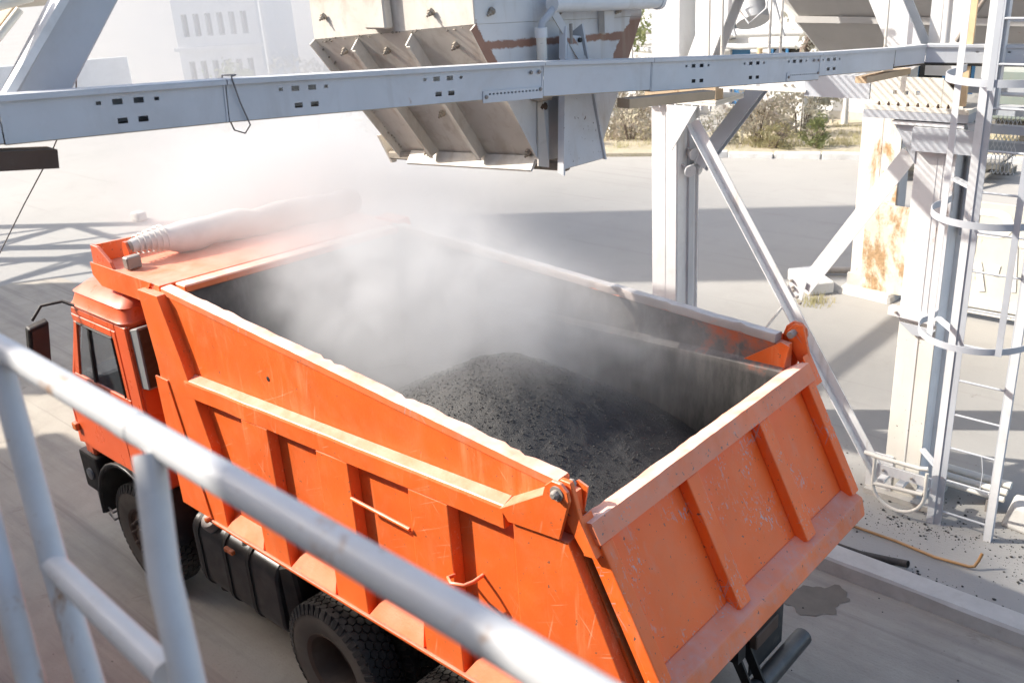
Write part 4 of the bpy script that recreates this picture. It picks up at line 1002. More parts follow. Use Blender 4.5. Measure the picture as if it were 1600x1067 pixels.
# ------------------------------------------------------------------ loading hopper above the truck
HP = thing('hopper', (1.9,-.35,4.1), 'beige ribbed steel hopper hanging over the truck body', 'hopper')
def seam(x, y): return 4.92 + (2.654-x)/(1.37)*.09 - (.4-y)*.06
A1 = [(1.20,.40),(2.65,.40),(2.65,-1.18),(1.20,-1.18)]
bot = [(1.18,-.10,4.178),(2.46,-.10,4.108),(2.46,-.62,4.09),(1.18,-.66,4.13)]
up_ = [(x,y,seam(x,y)) for x,y in A1]; top_ = [(x,y,6.9) for x,y in A1]
hb = MB()
hb.add(top_+up_, [(0,1,5,4),(1,2,6,5),(2,3,7,6),(3,0,4,7),(0,3,2,1)]).build('upper_box', m_hopper, HP, bevel=.006)
hf = MB(); e = [(x*.997+.003*1.9,y*.997,z-.002) for x,y,z in up_]
hf.add(e+bot, [(0,1,5,4),(1,2,6,5),(2,3,7,6),(3,0,4,7)])
fun = hf.build('funnel', m_hopper, HP)
sd = fun.modifiers.new('solid','SOLIDIFY'); sd.thickness = .012; sd.offset = -1
def hs(x, f, d=0):
    """point on the sloping front of the funnel, f from seam (0) to mouth (1), d outwards"""
    z0 = seam(x,.4); xb = 1.18+(x-1.20)/1.45*1.28; zb = 4.178-(xb-1.18)/1.28*.07
    a = Vector((x,.4,z0)); b = Vector((xb,-.10,zb)); nn = Vector((0,.83,-.55)).normalized()
    p = a.lerp(b, f) + nn*d
    return p
for x in (2.22, 1.72):
    xf = x
    a0, a1 = hs(xf,.02,.0), hs(xf,.96,.0)
    b0, b1 = hs(xf,.04,.085), hs(xf,.94,.085)
    MB().prism([a0,a1,b1,b0],(.012,0,0)).build('rib', m_hopper, HP)
    MB().prism([hs(xf,.045,.084),hs(xf,.935,.084),hs(xf,.935,.092),hs(xf,.045,.092)],(-.03,0,0)).build('rib_edge', m_hopper, HP)
# stiffener channel on the upper box
MB().box(1.86,2.05,.402,.47,4.992,6.85).build('stiffener', m_hopper, HP, bevel=.01)
# edge flanges of the funnel
for x, s in ((2.64,1),(1.205,-1)):
    MB().prism([hs(x,.0,.002),hs(x,1.0,.002),hs(x,1.0,.05),hs(x,.0,.05)],(.012*s,0,0)).build('edge_flange', m_hopper, HP)
cr = MB()
for k in range(110):
    f = random.random(); x = random.choice([2.62, 1.235]) if random.random() < .7 else random.uniform(1.25,2.6); f = f if x in (2.62,1.235) else random.choice([.0,.01,.02])
    p = hs(x+random.uniform(-.02,.02), min(.99, f*.9+.05 if x in (2.62,1.235) else f), .006); cr.ico(p, random.uniform(.003,.009), (1,1,1), .3)
tag(cr.build('bitumen_crust', m_crust, HP), kind='stuff')
bolt = None
for x, f in ((2.42,.10),(2.02,.12),(1.42,.12),(2.38,.35),(1.9,.62),(2.33,.95),(1.30,.93)):
    c = hs(x,f,.01)
    if bolt is None:
        b = MB().lathe([(0,-.01),(.022,-.01),(.022,.008),(.014,.009),(.014,.024),(.007,.025),(.007,.04),(0,.04)], c, (0,.83,-.55), 6); bolt = b.build('bolt', m_crust, HP); off = WLOC[bolt.name]-c
    else: again(bolt, c+off, HP)
for x, z in ((2.50,5.06),(1.52,5.08),(2.3,5.5)): again(bolt, Vector((x,.425,z)), HP)
for y, z in ((.28,5.07),(-.30,5.02),(-.9,4.98)): again(bolt, Vector((1.19,y,z)), HP)
# mouth lips and crusted edge
MB().loft([hs(2.52,.955,.01),hs(2.52,.985,.10),hs(2.52,1.0,.10),hs(2.52,.99,.0)],[hs(1.24,.955,.01),hs(1.24,.985,.10),hs(1.24,1.0,.10),hs(1.24,.99,.0)]).build('lip_plate', m_hopper, HP)
mlp = MB()
for (a, b) in (((2.58,-.07,4.095),(1.05,-.17,4.14)),):
    mlp.beam(a, b, .05, .055)
mlp.beam((2.58,-.07,4.095),(2.58,-.60,4.08),.04,.06); mlp.beam((1.15,-.45,4.12),(2.58,-.60,4.08),.04,.06)
mlp.build('mouth_frame', m_crust, HP, bevel=.01)
MB().prism([(2.60,.0,4.24),(2.60,-.1,4.03),(2.60,-.14,4.03),(2.60,-.14,4.24)],(.02,0,0)).build('guide_plate', m_hopper, HP)
# chute side: guide rail of the gate with slots, pneumatic pipe, hose and strut
FP = MB()
FP.loft([(1.06,-.22,4.90),(1.06,-.35,4.88),(1.00,-.46,4.135),(1.00,-.06,4.145)],[(1.075,-.22,4.90),(1.075,-.35,4.88),(1.015,-.46,4.135),(1.015,-.06,4.145)])
FL = FP.build('gate_flap', m_flap, HP, bevel=.006)
MB().loft([(1.055,-.215,4.95),(.985,-.055,4.115),(1.03,-.055,4.13),(1.10,-.21,4.93)],[(1.055,-.20,4.95),(.985,-.04,4.115),(1.03,-.04,4.13),(1.10,-.195,4.93)]).build('flap_web', m_flap, FL)
MB().loft([(1.055,-.352,4.95),(.99,-.463,4.13),(1.13,-.46,4.15),(1.19,-.35,4.87)],[(1.055,-.367,4.95),(.99,-.478,4.13),(1.13,-.475,4.15),(1.19,-.365,4.87)]).build('flap_web', m_flap, FL)
MB().tube([(1.045,-.235,4.96),(1.05,-.24,4.85)], .010, 8).build('slot_pin', m_steel, FL)
MB().lathe([(0,-.01),(.014,-.01),(.014,.006),(0,.01)], (1.045,-.32,4.86), (-1,0,0), 10).build('flap_bolt', m_black, FL)
MB().lathe([(0,-.01),(.012,-.01),(.012,.006),(0,.01)], (1.04,-.33,4.74), (-1,0,0), 10).build('flap_bolt', m_black, FL)
MB().tube([(1.10,-.14,5.075),(1.10,-1.22,5.01)], .048, 16).build('cylinder', m_white, HP, smooth=50)
MB().tube([(1.10,-1.20,5.012),(1.10,-1.235,5.01)], .056, 16).build('cylinder_cap', m_white, HP, smooth=50)
MB().tube([(1.10,-.17,5.06),(1.10,-.12,5.03),(1.12,-.07,4.98),(1.13,-.065,4.93)], .022, 8).build('air_hose', m_blue, HP, smooth=60)
MB().tube([(1.13,-.065,4.95),(1.13,-.065,4.60)], .030, 12).build('conduit', m_cream, HP, smooth=50)
MB().tube([(1.13,-.065,4.955),(1.13,-.065,4.90)], .037, 12).build('conduit_collar', m_white, HP, smooth=50)
MB().box(1.10,1.185,-.12,.00,4.545,4.60).build('conduit_clamp', m_crust, HP, bevel=.01)
MB().beam((1.09,-.14,5.03),(1.02,-.33,4.72), .012, .045).build('strut', m_hopper, HP)
MB().box(1.15,1.197,-.80,-.70,4.86,5.02).build('pipe_bracket', m_hopper, HP)
MB().lathe([(0,-.01),(.035,-.01),(.03,.03),(0,.045)], (1.185,-.10,4.50), (-1,0,0), 8).build('crust_lump', m_rim, HP)
MB().loft([(1.196,-.10,4.83),(1.196,-.19,4.83),(1.12,-.06,4.15),(1.17,-.02,4.16)],[(1.19,-.10,4.83),(1.19,-.19,4.83),(1.11,-.06,4.15),(1.16,-.02,4.16)]).build('side_web', m_hopper, HP)
for k, (x,y) in enumerate(((1.35,.2),(2.5,.2),(1.35,-1.0),(2.5,-1.0))):
    MB().hbeam((x,y,6.9),(x,y,8.2),.14,.14,.012,(1,0,0)).build('hanger', m_white, HP)

# ------------------------------------------------------------------ cable tray crossing in front of everything
CT = thing('cable_tray', (.8,0,4.6), 'long bluish grey perforated cable tray running across the top of the picture', 'cable tray')
nodes = [(1.235,4.2,5.085,.172),(1.129,2.95,5.008,.172),(1.047,2.07,4.95,.199),(.871,.228,4.806,.166),(.785,-.687,4.716,.190),(.601,-2.60,4.537,.208),(.480,-3.70,4.452,.19),(.345,-4.0,4.447,.18),(-.40,-4.20,4.43,.15),(-1.6,-4.4,4.40,.15)]
HZ = .19
slotpat = lambda c: [(c-.125,c-.105,1,0),(c-.062,c-.022,1,1),(c+.022,c+.062,1,1),(c+.105,c+.125,1,0),(c-.052,c-.012,0,1),(c+.030,c+.070,0,1)]
for k in range(len(nodes)-1):
    x0,y0,z0,_ = nodes[k]; x1,y1,z1,_ = nodes[k+1]
    a = Vector((x0,y0,z0)); b = Vector((x1,y1,z1)); L = (b-a).length; U = (b-a)/L
    V = Vector((0,0,1)) - U*U.z; V.normalize(); N = U.cross(V).normalized(); N = N if N.x > 0 or (k > 4 and N.y < -.5) else -N   # N points away from the camera
    wx = 0.0
    HZ = (.166,.170,.170,.180,.190)[k] if k < 5 else (.165,.145,.14,.14)[k-5]
    mb = MB(); holes = []
    cs = {0:[.62],1:[.47],2:[.37,1.16],3:[.80],4:[.45,1.08,1.62],5:[.15],6:[.22,.6],7:[.5],8:[.5]}[k]
    for c in cs:
        if c > L-.14: continue
        for u0,u1,row,big in slotpat(c):
            vz = -.052 if row else -HZ+.045
            h = .011 if big else .007
            holes.append((u0,u1,vz-h,vz+h))
    if k in (2,4):
        st0 = L-.40
        for i in range(14): holes.append((st0+.026*i, st0+.026*i+.013, -.150,-.141))
    holes = [h for h in holes if h[0] > .01 and h[1] < L-.01]
    hh = sorted(holes)
    hh2 = []
    for h in hh:
        if all(h[1] < g[0]-.001 or h[0] > g[1]+.001 or h[3] < g[2] or h[2] > g[3] for g in hh2): hh2.append(h)
    grid_holes(mb, a, U, V, N, [.003, L-.003], [-HZ, 0], hh2, .003)
    sec = mb.build('tray_section', m_tray, CT)
    tl = MB()
    def rect(u0,u1,v0,v1,n0,n1): 
        q = [a+U*u+V*v+N*n for u in (u0,u1) for v,n in ((v0,n0),(v1,n0),(v1,n1),(v0,n1))]
        tl.add(q, [(0,1,2,3),(7,6,5,4),(0,4,5,1),(1,5,6,2),(2,6,7,3),(3,7,4,0)])
    rect(.003,L-.003,.0005,.0035,-.012,.085)
    rect(.003,L-.003,-.018,.0,-.016,-.0125)
    tl.build('top_lip', m_tray, sec)
    tl = MB(); rect(.003,L-.003,-HZ-.0035,-HZ-.0005,-.002,.10); tl.build('bottom_lip', m_tan, sec)
    tl = MB(); rect(.003,L-.003,-HZ+.002,-.002,.10,.103); tl.build('back_web', m_tray, sec)
    if k in (2,3,4,5):
        tl = MB(); rect(-.012,-.006,-HZ,-.0,-.004,.0) ; tl.build('joint_strip', m_tray, sec)
    if k in (2,4):
        st0 = L-.44
        grid = MB(); grid_holes(grid, a-N*.006, U, V, N, [st0, st0+.43], [-.188,-.128], [(st0+.04+.026*i, st0+.053+.026*i, -.150,-.141) for i in range(14)], .005); grid.build('splice_plate', m_tray, sec)
        for u, v in ((st0+.02,-.158),(st0+.41,-.140),(L-.10 if k!=5 else 1.5,-.05),(L-.04 if k!=5 else 1.56,-.05)):
            MB().lathe([(0,0),(.011,0),(.009,.008),(0,.010)], a+U*u+V*v-N*.0065, -N, 8).build('splice_bolt', m_steel, sec)
for (y, x, z) in ((2.03,1.04,4.955),):
    MB().tube([(x-.012,y+.02,z+.006),(x-.014,y,z-.10),(x-.016,y-.03,z-.20),(x+.01,y-.015,z-.235),(x+.05,y+.01,z-.22),(x+.10,y+.02,z-.1),(x+.09,y,z+.006),(x,y-.01,z+.010),(x-.012,y+.018,z+.008)], .0035, 6).build('tie_wire', m_wire, CT, smooth=60)
cl_ = MB(); 
for q in ((.02,0),(.05,.004),(.08,-.002)):
    cl_.tube([(n[0]+q[0],n[1],n[2]-.15+q[1]) for n in nodes], .013, 7)
cl_.build('cable', m_black, CT, smooth=60)
# wooden bearers under the tray
MB().beam((.80,-.40,4.495),(.70,-1.20,4.435),.10,.055).build('bearer', m_tan, CT)
MB().beam((1.16,3.02,4.79),(1.14,2.8,4.76),.12,.07).build('bearer', m_rim, CT)
MB().beam((.58,-3.3,4.25),(.50,-4.0,4.235),.10,.05).build('bearer', m_tan, CT)

# ------------------------------------------------------------------ left: diagonal beam, pipe, tan plate and guy wire
DB = MB()
DB.loft([(1.36,2.86,4.90),(1.36,2.63,4.90),(1.52,2.63,4.90),(1.52,2.86,4.90)],[(1.36,2.36,5.50),(1.36,2.12,5.50),(1.52,2.12,5.50),(1.52,2.36,5.50)])
tag(DB.build('hanging_beam', m_blue, bevel=.008), 'broad blue grey beam slanting down behind the tray at the upper left corner', 'beam')
MB().beam((1.34,2.885,4.93),(1.34,2.40,5.46),.05,.03).build('edge_strip', m_white, None)
tag(bpy.data.objects['edge_strip'], 'pale flat bar running beside the slanting beam at the upper left', 'bar')
bp = thing('bearing_plate', (1.9,3.0,5.1), 'tan underside of a steel plate with a pale edge pipe in the upper left corner', 'plate')
MB().prism([(1.55,2.92,5.02),(1.55,2.55,5.36),(2.3,2.8,5.42),(2.3,3.6,5.0)],(0,0,.02)).build('plate', m_tan, bp)
MB().tube([(1.5,2.98,5.27),(1.46,2.80,5.305),(1.43,2.62,5.34)], .035, 12).build('edge_pipe', m_cream, bp, smooth=50)
MB().tube([(1.5,2.93,5.03),(1.46,2.66,5.28)], .016, 8).build('edge_bar', m_cream, bp, smooth=50)
tag(MB().tube([(6.387+.3,0.02,5.2),(7.2,0,4.32),(8.164,0,3.626),(9.3,0,2.92),(10.557,0,2.111),(12.5,0,.95),(14.0,0,0)], .008, 6).build('guy_wire', m_wire, smooth=60), 'thin dark cable sagging down across the pale yard at the left', 'cable')

# ------------------------------------------------------------------ loading frame: columns, girder, braces
def bolts_row(parent, pts, ax, m=m_steel, r=.014, h=.022, nm='bolt'):
    b = None
    for p in pts:
        if b is None:
            b = MB().lathe([(0,0),(r,0),(r,h*.6),(r*.6,h*.6),(r*.6,h),(0,h)], p, ax, 6).build(nm, m, parent); off = WLOC[b.name]-Vector(p)
        else: again(b, Vector(p)+off, parent)
c1 = thing('steel_column', (3.1,-4.45,0), 'white box column standing behind the truck, with floodlights under its head plate', 'column', 'white steel columns of the loading frame')
MB().box(2.935,3.25,-4.315,-4.30,0,3.80).build('flange', m_white, c1, bevel=.004)
MB().box(2.93,2.96,-4.68,-4.316,0,3.80).build('side_web', m_white, c1)
MB().box(3.225,3.25,-4.68,-4.316,0,3.80).build('side_web', m_white, c1)
MB().box(2.90,3.25,-4.70,-4.681,0,3.80).build('flange', m_white, c1, bevel=.004)
MB().box(2.90,2.929,-4.60,-4.50,0,3.5).build('conduit_strip', m_blue, c1)
MB().box(3.075,3.085,-4.2995,-4.2965,0,3.80).build('weld_seam', m_white, c1)
MB().box(2.43,3.32,-4.78,-4.22,3.80,3.825).build('head_plate', m_cream, c1)
MB().box(2.43,3.32,-4.78,-4.22,3.828,3.85).build('head_plate', m_cream, c1)
bolts_row(c1, [(2.50+.10*k,-4.235,3.80) for k in range(8)], (0,0,-1), m_white, .018, .05)
MB().prism([(2.96,-4.165,3.797),(2.60,-4.165,3.797),(2.90,-4.165,3.33),(2.96,-4.165,3.33)],(0,.014,0)).build('gusset', m_white, c1)
MB().box(2.8,3.4,-4.85,-4.15,-.05,.10).build('foot', m_conc, c1)
for x,y,z,ax in ((2.86,-4.49,3.24,(-1,.25,-.15)),(2.84,-4.40,3.08,(-1,.5,-.25)),(2.83,-4.57,3.07,(-1,-.2,-.25))):
    f = thing('floodlight', (x,y,z), {3.24:'upper round grey floodlight on the side of the white column',3.08:'lower left round floodlight on the white column, nearest its bright face',3.07:'lower right round floodlight on the white column'}[z], 'floodlight', 'round floodlights on the column')
    MB().lathe([(0,-.05),(.03,-.05),(.055,.0),(.068,.02),(.068,.032),(.0,.036)], (x,y,z), ax, 20).build('lamp_body', m_flap, f, smooth=40)
    MB().beam((x,y,z),(2.93,y,z+.06),.03,.02).build('bracket', m_flap, f)
tag(MB().tube([(2.82,-4.30,3.12),(2.78,-4.42,3.15),(2.80,-4.55,3.27),(2.86,-4.62,3.32)], .0045, 6).build('lamp_cable', m_pipe, smooth=60), 'pale loose cable across the floodlights on the column', 'cable')
# upper part of the frame above the girder
u1 = thing('upper_post', (3.08,-4.45,4.2), 'white upper post continuing above the first column, left of its brace', 'post')
MB().box(2.905,3.245,-4.60,-4.30,4.14,6.6).build('shaft', m_white, u1, bevel=.004)
tag(MB().hbeam((2.72,-4.42,4.16),(1.55,-4.42,6.9),.26,.22,.02,(0,1,0)).build('diagonal_brace', m_white), 'broad white diagonal rising right from the foot of the upper post', 'brace', 'white diagonal braces of the loading frame')
tag(MB().hbeam((.55,-4.42,4.22),(2.05,-4.42,7.1),.26,.22,.02,(0,1,0)).build('diagonal_brace', m_white), 'broad white diagonal rising left from the head of the ladder column', 'brace', 'white diagonal braces of the loading frame')
gr = thing('girder', (1.6,-4.4,3.9), 'pale lower girder joining the two column heads', 'girder')
MB().box(1.55,2.75,-4.44,-4.40,3.99,4.135).build('web', m_white, gr)
MB().box(1.52,2.72,-4.52,-4.30,3.965,3.988).build('flange', m_cream, gr)
MB().box(.92,1.54,-4.50,-4.32,3.93,4.13).build('end_block', m_blue, gr)
bolts_row(gr, [(2.62,-4.398,4.05),(1.78,-4.398,4.01),(1.70,-4.398,4.01)], (0,1,0), m_steel)
MB().box(2.45,3.3,-4.40,-4.25,3.852,3.98).build('bearer', m_tan, gr)
# transverse dark brace of column one
tag(MB().hbeam((2.80,-4.55,3.10),(2.20,-5.2,4.2),.16,.12,.012,(0,1,0)).build('knee_brace', m_blue), 'shaded knee brace rising behind the head of the first column', 'brace')
# crossed angle braces
b1 = thing('cross_brace', (.52,-4.2,.2), 'long angle iron brace falling right from the first column head to the ladder column foot', 'brace', 'crossed angle braces between the columns')
d1 = (Vector((.47,0,.18))-Vector((2.74,0,3.60))).normalized(); n2 = Vector((-d1.z,0,d1.x)); n2 = n2 if n2.z > 0 else -n2
p1, q1 = Vector((2.76,-4.29,3.60)), Vector((.50,-4.29,.16))
MB().prism([p1-n2*.0, q1-n2*.0, q1+n2*.115, p1+n2*.115],(0,.012,0)).build('flange_leg', m_white, b1)
MB().prism([p1-n2*.0+Vector((0,.0125,0)), q1+Vector((0,.0125,0)), q1+Vector((0,.095,0)), p1+Vector((0,.095,0))], n2*.011).build('web_leg', m_white, b1)
MB().box(.36,.62,-4.30,-4.285,.05,.45).build('foot_plate', m_white, b1)
b2 = thing('cross_brace', (.62,-4.3,3.5), 'angle iron brace rising right from the crossing to the head of the ladder column', 'brace', 'crossed angle braces between the columns')
MB().angle((.58,-4.33,3.52),(1.50,-4.33,2.07),.16,.010,(0,-1,0),1).build('angle', m_white, b2, bevel=.002)
MB().prism([(1.58,-4.318,2.16),(1.40,-4.318,2.10),(1.44,-4.318,1.90),(1.60,-4.318,1.94)],(0,.012,0)).build('crossing_plate', m_white, b2)
bolts_row(b2, [(1.50,-4.245,2.02),(1.455,-4.245,1.96),(1.42,-4.245,1.90),(1.555,-4.305,2.10),(1.535,-4.305,2.03)], (0,1,0), m_steel, .016, .035)
MB().beam((1.56,-4.36,1.95),(2.6,-4.36,.3),.012,.09,(0,1,0)).build('lower_flat', m_white, b2)
# ladder column with its corbel
c2 = thing('steel_column', (.27,-4.45,0), 'cream and white column beside the caged ladder, streaked and peeling', 'column', 'white steel columns of the loading frame')
MB().box(.105,.445,-4.315,-4.30,0,1.90).build('lower_face', m_cream, c2, bevel=.003)
MB().box(.10,.45,-4.318,-4.295,1.902,3.74).build('upper_face', m_white, c2, bevel=.003)
MB().box(.105,.125,-4.56,-4.319,0,3.74).build('side_web', m_white, c2)
MB().box(.425,.445,-4.56,-4.319,0,3.74).build('side_web', m_white, c2)
MB().box(.06,.47,-4.585,-4.562,0,3.74).build('flange', m_white, c2)
MB().box(.255,.262,-4.2945,-4.291,.1,3.70).build('weld_seam', m_white, c2)
MB().box(.20,.209,-4.2945,-4.291,1.95,3.70).build('weld_seam', m_white, c2)
MB().box(.05,.66,-4.62,-4.24,3.742,3.775).build('head_plate', m_white, c2)
MB().loft([(.66,-4.30,3.74),(.45,-4.30,3.74),(.45,-4.30,3.40)],[(.66,-4.285,3.74),(.45,-4.285,3.74),(.45,-4.285,3.40)]).build('gusset', m_blue, c2)
cl2 = MB().loft([(.54,-4.24,2.04),(.54,-4.33,2.04),(.10,-4.33,1.99),(.10,-4.25,1.99),(.40,-4.24,2.02)],[(.54,-4.24,1.96),(.54,-4.33,1.96),(.10,-4.33,1.93),(.10,-4.25,1.93),(.40,-4.24,1.95)]).build('collar', m_white, c2, bevel=.004)
MB().prism([(.44,-4.29,1.90),(.10,-4.29,1.88),(.16,-4.29,1.80),(.30,-4.29,1.79)],(0,.02,0)).build('collar_web', m_blue, c2)
bolts_row(c2, [(.46,-4.238,2.0),(.14,-4.248,1.955)], (0,1,0), m_steel, .014, .02)
MB().box(-.05,.60,-4.75,-4.20,-.05,.06).build('foot', m_conc, c2)
cb = thing('corbel', (.5,-4.4,4.0), 'stained bracket plate with three holes resting on the ladder column head', 'bracket')
grid = MB(); grid_holes(grid, (.90,-4.30,3.90), (-1,0,0), (0,0,1), (0,-1,0), [0,.62], [0,.24], [(.20,.235,.09,.125),(.30,.335,.09,.125),(.40,.435,.09,.125)], .02); grid.build('web', m_cream, cb)
MB().box(.02,.92,-4.62,-4.22,3.862,3.898).build('base_plate', m_cream, cb)
MB().box(.02,.92,-4.62,-4.22,3.79,3.86).build('top_beam', m_blue, cb)
bolts_row(cb, [(.85-.095*k,-4.235,3.855) for k in range(9)], (0,0,-1), m_letter, .014, .04)
bolts_row(cb, [(.80-.085*k,-4.26,3.90) for k in range(8)], (0,0,1), m_rim, .014, .03)
MB().box(.12,.28,-4.45,-4.36,3.90,4.12).build('stub', m_rim, cb)
MB().prism([(.28,-4.302,3.90),(.10,-4.302,3.90),(.10,-4.302,3.96),(.28,-4.302,4.13)],(0,-.02,0)).build('end_plate', m_cream, cb)

# ------------------------------------------------------------------ caged ladder
LD = thing('caged_ladder', (-.38,-4.05,0), 'grey steel ladder with a round safety cage at the right', 'ladder')
for x0 in (-.155,-.68):
    MB().angle((x0,-4.05,.0),(x0-.0+.02,-4.05,5.6),.07,.008,(0,-1,0),-1 if x0 > -.3 else 1).build('stringer', m_blue, LD)
    MB().box(x0-.002,x0+.062,-4.048,-4.040,.0,5.6).build('stringer_face', m_white, LD)
rg = MB().tube([(-.12,-4.06,.16),(-.63,-4.06,.16)], .0105, 8).build('rung', m_blue, LD, smooth=60)
for k in range(1, 16): again(rg, WLOC[rg.name]+Vector((.001*k,0,.345*k)), LD)
def hoop(z, n=26):
    pts = [(.03,-4.05,z+.02),(.03,-3.92,z+.02)]
    for k in range(n+1):
        a = PI*k/n
        pts.append((-.37+.46*math.cos(a)*(1.0), -3.84+.47*math.sin(a), z))
    pts += [(-.80,-3.92,z),(-.80,-4.05,z)]
    out = [(p[0],p[1],p[2]+.028) for p in pts]; mb = MB(); m = len(pts)
    inn = []
    c = Vector((-.37,-3.86,0))
    for p in pts:
        d = (Vector((p[0],p[1],0))-c).normalized()*.008; inn.append((p[0]-d.x,p[1]-d.y,p[2]))
    vs = [(p[0],p[1],p[2]-.028) for p in pts]+[(p[0],p[1],p[2]+.028) for p in pts]+[(p[0],p[1],p[2]-.028) for p in inn]+[(p[0],p[1],p[2]+.028) for p in inn]
    fs = []
    for k in range(m-1): fs += [(k,k+1,m+k+1,m+k),(2*m+k,3*m+k,3*m+k+1,2*m+k+1),(m+k,m+k+1,3*m+k+1,3*m+k),(k,2*m+k,2*m+k+1,k+1)]
    return mb.add(vs, fs).build('hoop', m_blue, LD, smooth=50)
for z in (2.13, 3.17, 4.25, 5.3): hoop(z)
for x, y, w, m in ((-.065,-3.60,.05,m_white),(-.66,-3.46,.05,m_blue)):
    MB().box(x-w/2,x+w/2,y-.004,y+.004,2.10,5.4).build('cage_strap', m, LD)
MB().box(-.392,-.348,-3.366,-3.358,4.2,5.4).build('cage_strap', m_blue, LD)
for z in (.62,2.0,3.3): MB().beam((-.12,-4.06,z),(.10,-4.30,z),.05,.03).build('standoff', m_blue, LD)
MB().tube([(-.50,-4.05,.86),(-.53,-4.04,.70),(-.525,-4.05,.52)], .004, 5).build('tie_wire', m_pipe, LD)
# second pair of uprights, handrail bars and walkway steel above
WK = thing('walkway', (-.4,-4.3,3.9), 'blue grey steel walkway frame behind the ladder head', 'walkway')
for b in ((.05,-1.6,-4.62,-4.52,3.82,3.90),(.02,-1.6,-4.30,-4.24,3.72,3.79),(.30,-1.6,-4.66,-4.60,3.985,4.055),(.05,-1.6,-4.9,-4.8,3.45,3.54)):
    MB().box(b[1],b[0],b[2],b[3],b[4],b[5]).build('beam', m_blue, WK)
MB().tube([(.0,-4.7,3.66),(-1.6,-4.7,3.66)], .03, 10).build('pipe_rail', m_cream, WK, smooth=60)
MB().box(-.06,.06,-4.60,-4.48,2.75,3.82).build('hanger', m_blue, WK)
MB().box(-.10,.46,-4.285,-4.20,3.53,3.735).build('side_beam', m_blue, WK)
for k, (x, z0, z1) in enumerate(((-.165,3.9,5.6),)):
    MB().box(x-.06,x+.055,-4.16,-4.09,z0,z1).build('upright', m_white, WK)
for z in (4.05,4.36,4.62): MB().tube([(-.22,-4.2,z),(-1.4,-4.2,z)], .016, 8).build('guard_rail', m_white, WK, smooth=60)
ms = MB()
for k in range(6):
    for j in range(7):
        x = -.10-.034*k + (.017 if j % 2 else 0); z = 3.28+.075*j
        ms.beam((x,-4.70,z),(x+.017,-4.70,z+.037),.006,.004,(0,1,0)); ms.beam((x+.017,-4.70,z+.037),(x+.034,-4.70,z),.006,.004,(0,1,0)); ms.beam((x+.017,-4.70,z+.037),(x+.017,-4.70,z+.075),.006,.004,(0,1,0))
tag(ms.build('mesh_screen', m_white), 'pale expanded metal screen hung behind the ladder', 'screen')
gt_ = MB()
for k in range(15): gt_.beam((3.15-.07*k,-3.4,5.75),(3.15-.07*k,-1.9,5.75),.008,.012)
for y in (-3.39,-2.65,-1.91): gt_.box(2.1,3.2,y-.01,y+.01,5.73,5.77)
gt_.box(3.17,3.30,-3.4,-1.9,5.68,5.80)
tag(gt_.build('grating', m_blue), 'slatted steel walkway grating above the top edge of the picture', 'grating')
tag(MB().box(.02,.105,-4.13,-4.10,3.95,5.6).build('flat_post', m_yellow), 'rusty yellow flat steel post left of the ladder head', 'post')
tag(MB().tube([(.31,-4.33,4.25),(.33,-4.33,6.2)], .035, 12).build('vent_pipe', m_white, smooth=60), 'white vertical pipe rising from the corbel beside the yellow post', 'pipe')
tag(MB().tube([(.22,-4.33,4.44),(-.2,-4.33,5.2)], .02, 10).build('strut_pipe', m_steel, smooth=60), 'thin grey slanting strut between the vertical pipe and the yellow post', 'strut')
tag(MB().box(.16,.50,-4.50,-4.46,4.14,5.4).build('shield_plate', m_white), 'bright shield plate behind the vertical pipe at the upper right', 'plate')
for i, (x, z0, lb) in enumerate(((2.505,4.14,'first thin hanging rod right of the upper post'),(2.36,4.14,'second thin hanging rod right of the upper post'),(1.855,4.14,'rod left of the grey silo, left one of the close pair'),(1.742,4.14,'rod in front of the grey silo, right one of the close pair'),(.765,4.15,'thin rod just left of the right diagonal brace'),(3.42,4.0,'pale thin rod left of the upper post, beside the chute'))):
    tag(MB().tube([(x,-4.2,z0),(x+.003,-4.2,6.4)], .013, 8).build('hanger_rod', m_cream, smooth=60), lb, 'rod', 'thin hanger rods along the loading frame')
# pipe guard and tubes at the column foot
PG = thing('pipe_guard', (.2,-3.95,.1), 'bent pipe guard with a round bottom at the foot of the ladder column', 'pipe guard')
MB().tube([(.53,-3.96,.605),(.36,-3.95,.60),(.0,-3.95,.605),(-.08,-3.96,.62)], .022, 10).build('top_rail', m_cream, PG, smooth=60)
MB().box(-.12,.40,-3.99,-3.965,.42,.52).build('flat_bar', m_white, PG)
u = [(.42,-3.95,.58)]+[(.17+.25*math.cos(a),-3.95,.30+.24*math.sin(a)*1.0) for a in (PI,)]
u = [(.42,-3.95,.58),(.42,-3.95,.40)]+[(.17+.25*math.cos(PI*k/14),-3.95,.32-.24*math.sin(PI*k/14)) for k in range(15)]+[(-.08,-3.95,.40),(-.08,-3.95,.58)]
MB().tube(u, .017, 10).build('bent_pipe', m_cream, PG, smooth=60)
MB().tube([(.41,-3.95,.30),(-.06,-3.95,.34)], .02, 10).build('cross_pipe', m_cream, PG, smooth=60)
for x in (.36,.18,-.02): MB().box(x-.035,x+.035,-4.28,-3.99,.30,.34).build('foot_bracket', m_white, PG)
bolts_row(PG, [(.33,-3.96,.47),(.06,-3.96,.47)], (0,1,0), m_steel, .014, .02)
TB = thing('tube_bench', (-.2,-4.7,0), 'low stack of pale steel tubes behind the ladder foot', 'tubes')
for y, z, r in ((-4.80,.22,.04),(-4.68,.20,.035),(-4.60,.16,.03)):
    MB().tube([(.08,y,z),(-.62,y+.02,z+.01)], r, 12).build('tube', m_cream, TB, smooth=50)
for x in (.02,-.5): MB().box(x-.03,x+.03,-4.85,-4.55,0,.13).build('trestle', m_steel, TB)
